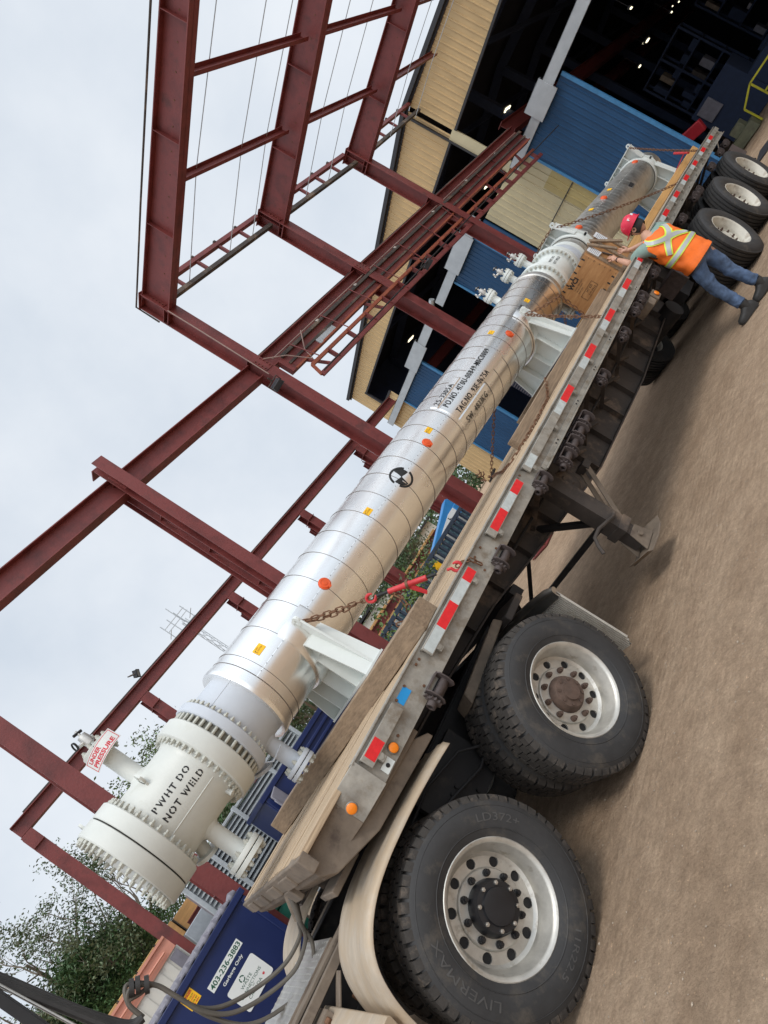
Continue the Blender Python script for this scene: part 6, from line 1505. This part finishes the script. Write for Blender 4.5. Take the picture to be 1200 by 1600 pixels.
# galvanised louvred stack
LV = thing('louvred_panel_stack', 'stack of pale galvanised slatted panels behind the cream end of the vessel', 'metal panels', (-7.4,1.6,0))
for j, (y0, y1, zt) in enumerate(((-.1,1.02,2.18),(1.08,2.50,2.12))):
    mb = MB(); z = .25
    while z < zt-.03: mb.slab([(-7.0,y0,z),(-7.0,y1,z),(-7.10,y1,z+.045),(-7.10,y0,z+.045)],(0,0,.014),slatm); z += .068
    mb.build('slat_panel', LV)
mb = MB()
for y in (1.05,2.50,-.12,.4,1.8): mb.box(-7.03,-6.955,y-.03,y+.03,.0,2.16,slatm)
mb.box(-7.2,-6.97,-.12,2.52,2.10,2.14,slatm); mb.box(-7.9,-7.12,-.1,2.5,.1,2.05,greylid); mb.build('frame', LV, bevel=.004)
mb = MB(); mb.box(-5.0,-5.5,.02,.42,.05,1.02,tealp); mb.box(-4.97,-5.53,-.0,.44,1.02,1.09,tealp); mb.cyl((-5.0,.05,.12),(-5.5,.05,.12),.1,frame_bk); tag(mb.build('wheelie_bin', None, bevel=.02), 'small teal wheelie bin beside the navy dumpster', 'bin')
mb = MB(); mb.box(-4.7,-4.9,.16,.40,.02,.84,mat('beige_panel',(.48,.40,.30),.7)); mb.box(-4.75,-4.9,.5,.8,.3,.5,mat('beige_panel',(.48,.40,.30),.7)); tag(mb.build('cardboard', None, bevel=.005), 'beige cardboard sheets leaning by the teal bin', 'cardboard')
# crates of lumber and storage container
t = thing('storage_container', 'off white storage container with a salmon top band behind the dumpster', 'container', (-10,-1.9,0))
mb = MB()
for k in range(34): y = -3.3+.08*k; mb.box(-11.2,-9.0-(.012 if k % 2 else 0),y,y+.08,.05,1.78,offwhite)
mb.build('wall', t); mb = MB(); mb.box(-11.25,-8.97,-3.32,-.60,1.78,2.02,salmon); mb.box(-8.97,-8.93,-3.3,-.6,2.00,2.04,salmon); mb.cyl((-8.93,-3.3,1.93),(-8.93,-.75,1.87),.015,salmon); mb.build('top_band', t); mb = MB(); mb.box(-8.99,-8.95,-.78,-.62,1.35,1.75,greylid); mb.build('control_box', t)
n = 0
for j, (y, zt, dz) in enumerate(((-2.5,2.15,0),(-1.98,2.17,0),(-1.46,2.16,0),(-.94,2.15,0),(-.42,2.15,0),(.10,2.12,0),(.50,1.80,.0))):
    t = thing('lumber_bundle', 'orange wooden box bundle in the row above the storage container', 'lumber', (-13.5,y,0), 'orange wooden boxes stacked behind the container')
    mb = MB(); mb.box(-13.9,-13.0,y-.24,y+.24,1.32+dz,zt,lumber); mb.build('boards', t, bevel=.01); mb = MB()
    mb.box(-13.93,-12.985,y-.255,y-.235,1.30,zt+.01,frame_dk); mb.box(-13.0,-12.99,y-.24,y+.24,1.72,1.75,frame_dk); mb.box(-13.9,-13.1,y-.24,y+.24,.02,1.31,timber_m); mb.build('strap', t)
mb = MB(); mb.box(-9.6,-8.9,-.42,.35,.05,1.75,mat('grey_cabinet',(.30,.33,.36),.5)); mb.box(-8.9,-8.88,-.40,.33,1.1,1.13,galv); tag(mb.build('grey_cabinet', None, bevel=.01), 'plain grey steel cabinet beside the column behind the dumpster', 'cabinet')
for j in range(9):
    y = 8.3+.62*j; t = thing('lumber_bundle', 'orange lumber bundle on the far rack line beyond the blue steel rack', 'lumber', (-14.5,y,0), 'orange lumber bundles in the far row')
    mb = MB(); mb.box(-15,-14.0,y-.29,y+.26,1.2,1.86+.03*(j%3),lumber); mb.build('boards', t, bevel=.01); mb = MB(); mb.box(-15.02,-13.985,y-.305,y-.285,1.1,1.86,frame_dk); mb.box(-15,-14.1,y-.3,y+.28,0,1.19,dark_tr); mb.build('strap', t)
# blue-grey rack with glazing, blue boom lift on it
RK = thing('steel_rack', 'long blue grey steel rack of pale glazed frames between the columns', 'rack', (-8,7,0))
mb = MB()
for z, h in ((1.62,.10),(1.02,.06)): mb.box(-8.1,-8.0,4.6,9.75,z-h,z,rackblue)
y = 4.6
while y < 9.8: mb.box(-8.08,-8.0,y,y+.045,.05,1.55,rackblue); y += .17
mb.build('frame', RK, bevel=.004)
mb = MB(); y = 4.66; i = 0
while y < 9.6: mb.box(-8.30,-8.25,y,y+.11,1.06+.04*math.sin(i*3),1.50,glassy if i % 4 else whitep); y += .17; i += 1
mb.build('glass_panes', RK)
mb = MB(); mb.box(-7.99,-7.97,7.55,7.75,1.18,1.42,yellow_s); mb.build('yellow_tag', RK)
BL = thing('boom_lift', 'blue and white boom lift arm resting beyond the steel rack', 'boom lift', (-10,10.5,0))
mb = MB(); mb.slab([(-10,11.35,2.05),(-10,11.62,1.88),(-10,11.45,1.72),(-10,9.5,1.50),(-10,9.3,1.52),(-10,10.9,1.92)],(-.25,0,0),boomblue); mb.box(-10.2,-9.95,11.2,11.6,.6,1.75,boomblue); mb.build('arm', BL, bevel=.02)
mb = MB(); mb.slab([(-9.97,11.55,1.74),(-9.97,11.48,1.62),(-9.97,9.9,1.50),(-9.97,9.95,1.56),(-9.97,10.9,1.74),(-9.97,11.2,1.74)],(-.02,0,0),signw); o5 = mb.build('white_panel', BL); mb = MB(); flat_text(mb,'L',(-9.965,10.75,1.60),(0,1,0),(0,0,1),.09,.09,ink,bold=.05); mb.build('print', o5, smooth=False)
mb = MB(); mb.box(-11,-9.3,9.8,11.8,.25,.6,boomblue)
for y in (10.1,11.4): mb.cyl((-9.2,y,.36),(-9.5,y,.36),.36,rubber,seg=24)
mb.build('chassis', BL, bevel=.03)
t = thing('site_office', 'low white building with small windows far behind the lumber', 'building', (-26,18,0))
mb = MB(); mb.box(-30,-25,13.8,17.3,0,2.35,offwhite); mb.box(-30,-25.0,19.5,23,0,2.5,offwhite); mb.build('wall', t); mb = MB(); mb.box(-30.2,-24.8,13.6,23.2,2.5,2.62,dark_tr); mb.build('roof', t); mb = MB()
for k in range(5): mb.box(-24.99,-24.97,14.2+.6*k,14.5+.6*k,1.5,1.9,dark_tr)
mb.build('window', t)
t = thing('lattice_mast', 'thin grey lattice mast with square antenna frames above the rear beam', 'antenna mast', (-60,23,0))
mb = MB(); bx, by = -60, 23.4
for z in range(0, 19):
    for sx_a, sy_a, sx_b, sy_b in ((-.25,-.25,.25,-.25),(.25,-.25,.25,.25),(.25,.25,-.25,.25),(-.25,.25,-.25,-.25)):
        mb.bar((bx+sx_a,by+sy_a,z),(bx+sx_b,by+sy_b,z+1),.04,.04,galv); mb.bar((bx+sx_a,by+sy_a,z),(bx+sx_a,by+sy_a,z+1),.05,.05,galv,up=(0,1,0))
mb.build('lattice', t)
mb = MB()
for dy, z in ((-1.9,19.3),(-1.9,18.3),(1.0,19.8)): mb.bar((bx,by-1.9,z),(bx,by+1.2,z+.2),.07,.07,galv)
for dy in (-1.9,-.9,.1,1.1): mb.bar((bx,by+dy,17.7),(bx,by+dy,20.4),.08,.08,galv,up=(0,1,0)); 
for dy in (-1.9,1.1): mb.bar((bx-1.2,by+dy,19),(bx+1.2,by+dy,19),.06,.06,galv)
mb.cyl((bx,by,18.8),(bx,by,21.3),.05,galv,seg=6); mb.build('antenna_frame', t)

# ================================================================= trees and bushes
def limb(mb, a, b, r0, r1, depth, tips, spread=.5):
    a, b = V(a), V(b); n = 4; P = [a.lerp(b, i/n) + V((random.uniform(-1,1),random.uniform(-1,1),random.uniform(-.5,.5)))*(b-a).length*.035*(0 < i < n) for i in range(n+1)]
    mb.tube(P, [r0+(r1-r0)*i/n for i in range(n+1)], bark, 6)
    if depth == 0: tips.append(b); return
    for k in range(random.choice((2,3,3))):
        t = random.uniform(.45, 1); s = P[0].lerp(P[-1], t) if t < .95 else b; d = (b-a); L_ = d.length*random.uniform(.5,.78)
        dd = (d.normalized() + V((random.uniform(-1,1),random.uniform(-1,1),random.uniform(-.35,.7)))*spread*1.6).normalized()
        limb(mb, s, s+dd*L_, r1*.85, r1*.35, depth-1, tips, spread)
    tips.append(b)
def tree(name, base, h, lab, cat='tree', depth=3, leaves=60, cl=.55, lm=(leaf1,), ls=.10, grp=None, spread=.5, r=.16, lean=(0,0), extra=None, nl=4):
    t = thing(name, lab, cat, base, grp); b = V(base); tips = []; mb = MB()
    top = b+V((lean[0],lean[1],h*.42)); mb.tube([b, b.lerp(top,.5)+V((.05,.04,0)), top], [r, r*.85, r*.7], bark, 8)
    for k in range(nl):
        a = 2*PI*k/nl+random.uniform(-.4,.4); s = b.lerp(top, random.uniform(.65,1)); L_ = h*random.uniform(.28,.42)
        limb(mb, s, s+V((math.cos(a)*spread, math.sin(a)*spread, random.uniform(.7,1.1))).normalized()*L_, r*.5, r*.22, depth, tips, spread)
    mb.build('trunk', t)
    mb = MB()
    pts = tips + (extra or [])
    for p in pts:
        c_ = cl*random.uniform(.6,1.2); k = int(leaves*random.uniform(.4,1.3)); m = random.choice(lm)
        for i in range(k):
            q = p + V((random.gauss(0,1),random.gauss(0,1),random.gauss(0,.75)))*c_*.5
            u = V((random.uniform(-1,1),random.uniform(-1,1),random.uniform(-1,.6))).normalized(); w_ = u.orthogonal().normalized(); s = ls*random.uniform(.6,1.3)
            mb.add([q-u*s, q+w_*s*.42, q+u*s, q-w_*s*.42+V((0,0,s*.1))], [(0,1,2),(0,2,3)], m)
    mb.build('crown', t, smooth=False); return t
random.seed(11)
tree('broadleaf_tree', (-31,-3.0,0), 9.2, 'sparse tall tree with airy crown above the green trees at the left', leaves=13, cl=.42, lm=(leaf2,leaf2,leaf1), ls=.072, spread=.75, r=.2, depth=4, nl=6)
tree('broadleaf_tree', (-30,-.2,0), 7.7, 'airy pale tree behind the front cover of the vessel', leaves=11, cl=.40, lm=(leaf2,leaf2,leaf1), ls=.072, spread=.62, r=.18, depth=4, nl=5)
random.seed(5)
def blob(c, r, n): return [V(c)+V((random.gauss(0,1)*r[0],random.gauss(0,1)*r[1],random.gauss(0,1)*r[2])) for _ in range(n)]
tree('leafy_tree', (-27,-1.2,0), 5.0, 'dense dark green tree just above the orange boxes', leaves=230, cl=.75, lm=(leaf1,leaf1,leaf2), ls=.075, spread=.7, r=.16, depth=2, nl=6, extra=blob((-27,-1.2,3.0),(.7,1.0,.6),60))
tree('leafy_tree', (-27,-3.4,0), 4.6, 'dense dark green tree at the bottom left behind the hoses', leaves=210, cl=.75, lm=(leaf1,leaf1,leaf2), ls=.075, spread=.7, r=.16, depth=2, nl=6, extra=blob((-27,-3.2,3.0),(.8,.9,.7),50))
random.seed(8)
tree('bare_topped_tree', (-30,5.4,0), 8.4, 'thin branched tree peeping over the cream channel next to the sign', leaves=26, cl=.8, lm=(leaf2,leaf3), ls=.09, spread=.55, r=.14, depth=3, nl=5)
tree('leafy_tree', (-24,9.5,0), 4.4, 'green tree seen low between vessel and deck behind the first saddle', leaves=90, cl=.8, lm=(leaf1,leaf2), ls=.08, spread=.8, depth=2, nl=6, extra=blob((-24,9.0,2.4),(.6,1.5,.5),30))
tree('leafy_tree', (-20,4.2,0), 3.0, 'dark tree visible under the silver shell beside the navy dumpster', leaves=90, cl=.7, lm=(leaf1,leaf2), ls=.07, spread=.9, depth=2, nl=6, extra=blob((-20,4.0,1.9),(.6,1.2,.35),30))
tree('leafy_tree', (-22,17.5,0), 4.2, 'green tree under the shell near the workshop corner', leaves=90, cl=.8, lm=(leaf1,leaf2), ls=.09, spread=.9, depth=2, nl=6, extra=blob((-22,17.5,2.4),(.6,1.8,.5),30))
for i, (p, h, lab) in enumerate((((-6.6,5.9,0),1.72,'bright green bush under the middle of the vessel behind the binder'),((-6.4,4.2,0),1.5,'small bright bush beyond the end of the front timber'),((-11,10.2,0),1.9,'leafy bush near the blue boom lift'))):
    random.seed(20+i)
    tree('bush', p, h*.7, lab, 'bush', leaves=45, cl=.30, lm=(leaf3,leaf3,leaf2), ls=.045, spread=.9, r=.03, depth=1, nl=5, extra=blob((p[0],p[1],h*.86),(.15,.35,.16),14))

# distant belt of trees closing the horizon beyond the yard
random.seed(77); mb = MB()
for i in range(330):
    y = -25+115*i/330+random.uniform(-.5,.5); h = 3.4+1.3*math.sin(i*.13)+.8*math.sin(i*.47); x = -46-random.uniform(0,4)
    for z in (h*.25, h*.5, h*.75, h*.95):
        m = random.choice((leaf1,leaf1,leaf2))
        for k in range(16):
            q = V((x+random.gauss(0,.7), y+random.gauss(0,.45), z+random.gauss(0,.45))); u = V((random.uniform(-1,1),random.uniform(-1,1),random.uniform(-.7,.7))).normalized(); w_ = u.orthogonal().normalized(); s = random.uniform(.14,.30)
            if q.z > .1: mb.add([q-u*s, q+w_*s*.6, q+u*s, q-w_*s*.6], [(0,1,2,3)], m)
tag(mb.build('tree_line', smooth=False), 'continuous belt of far trees along the horizon behind the yard', 'trees', kind='stuff')
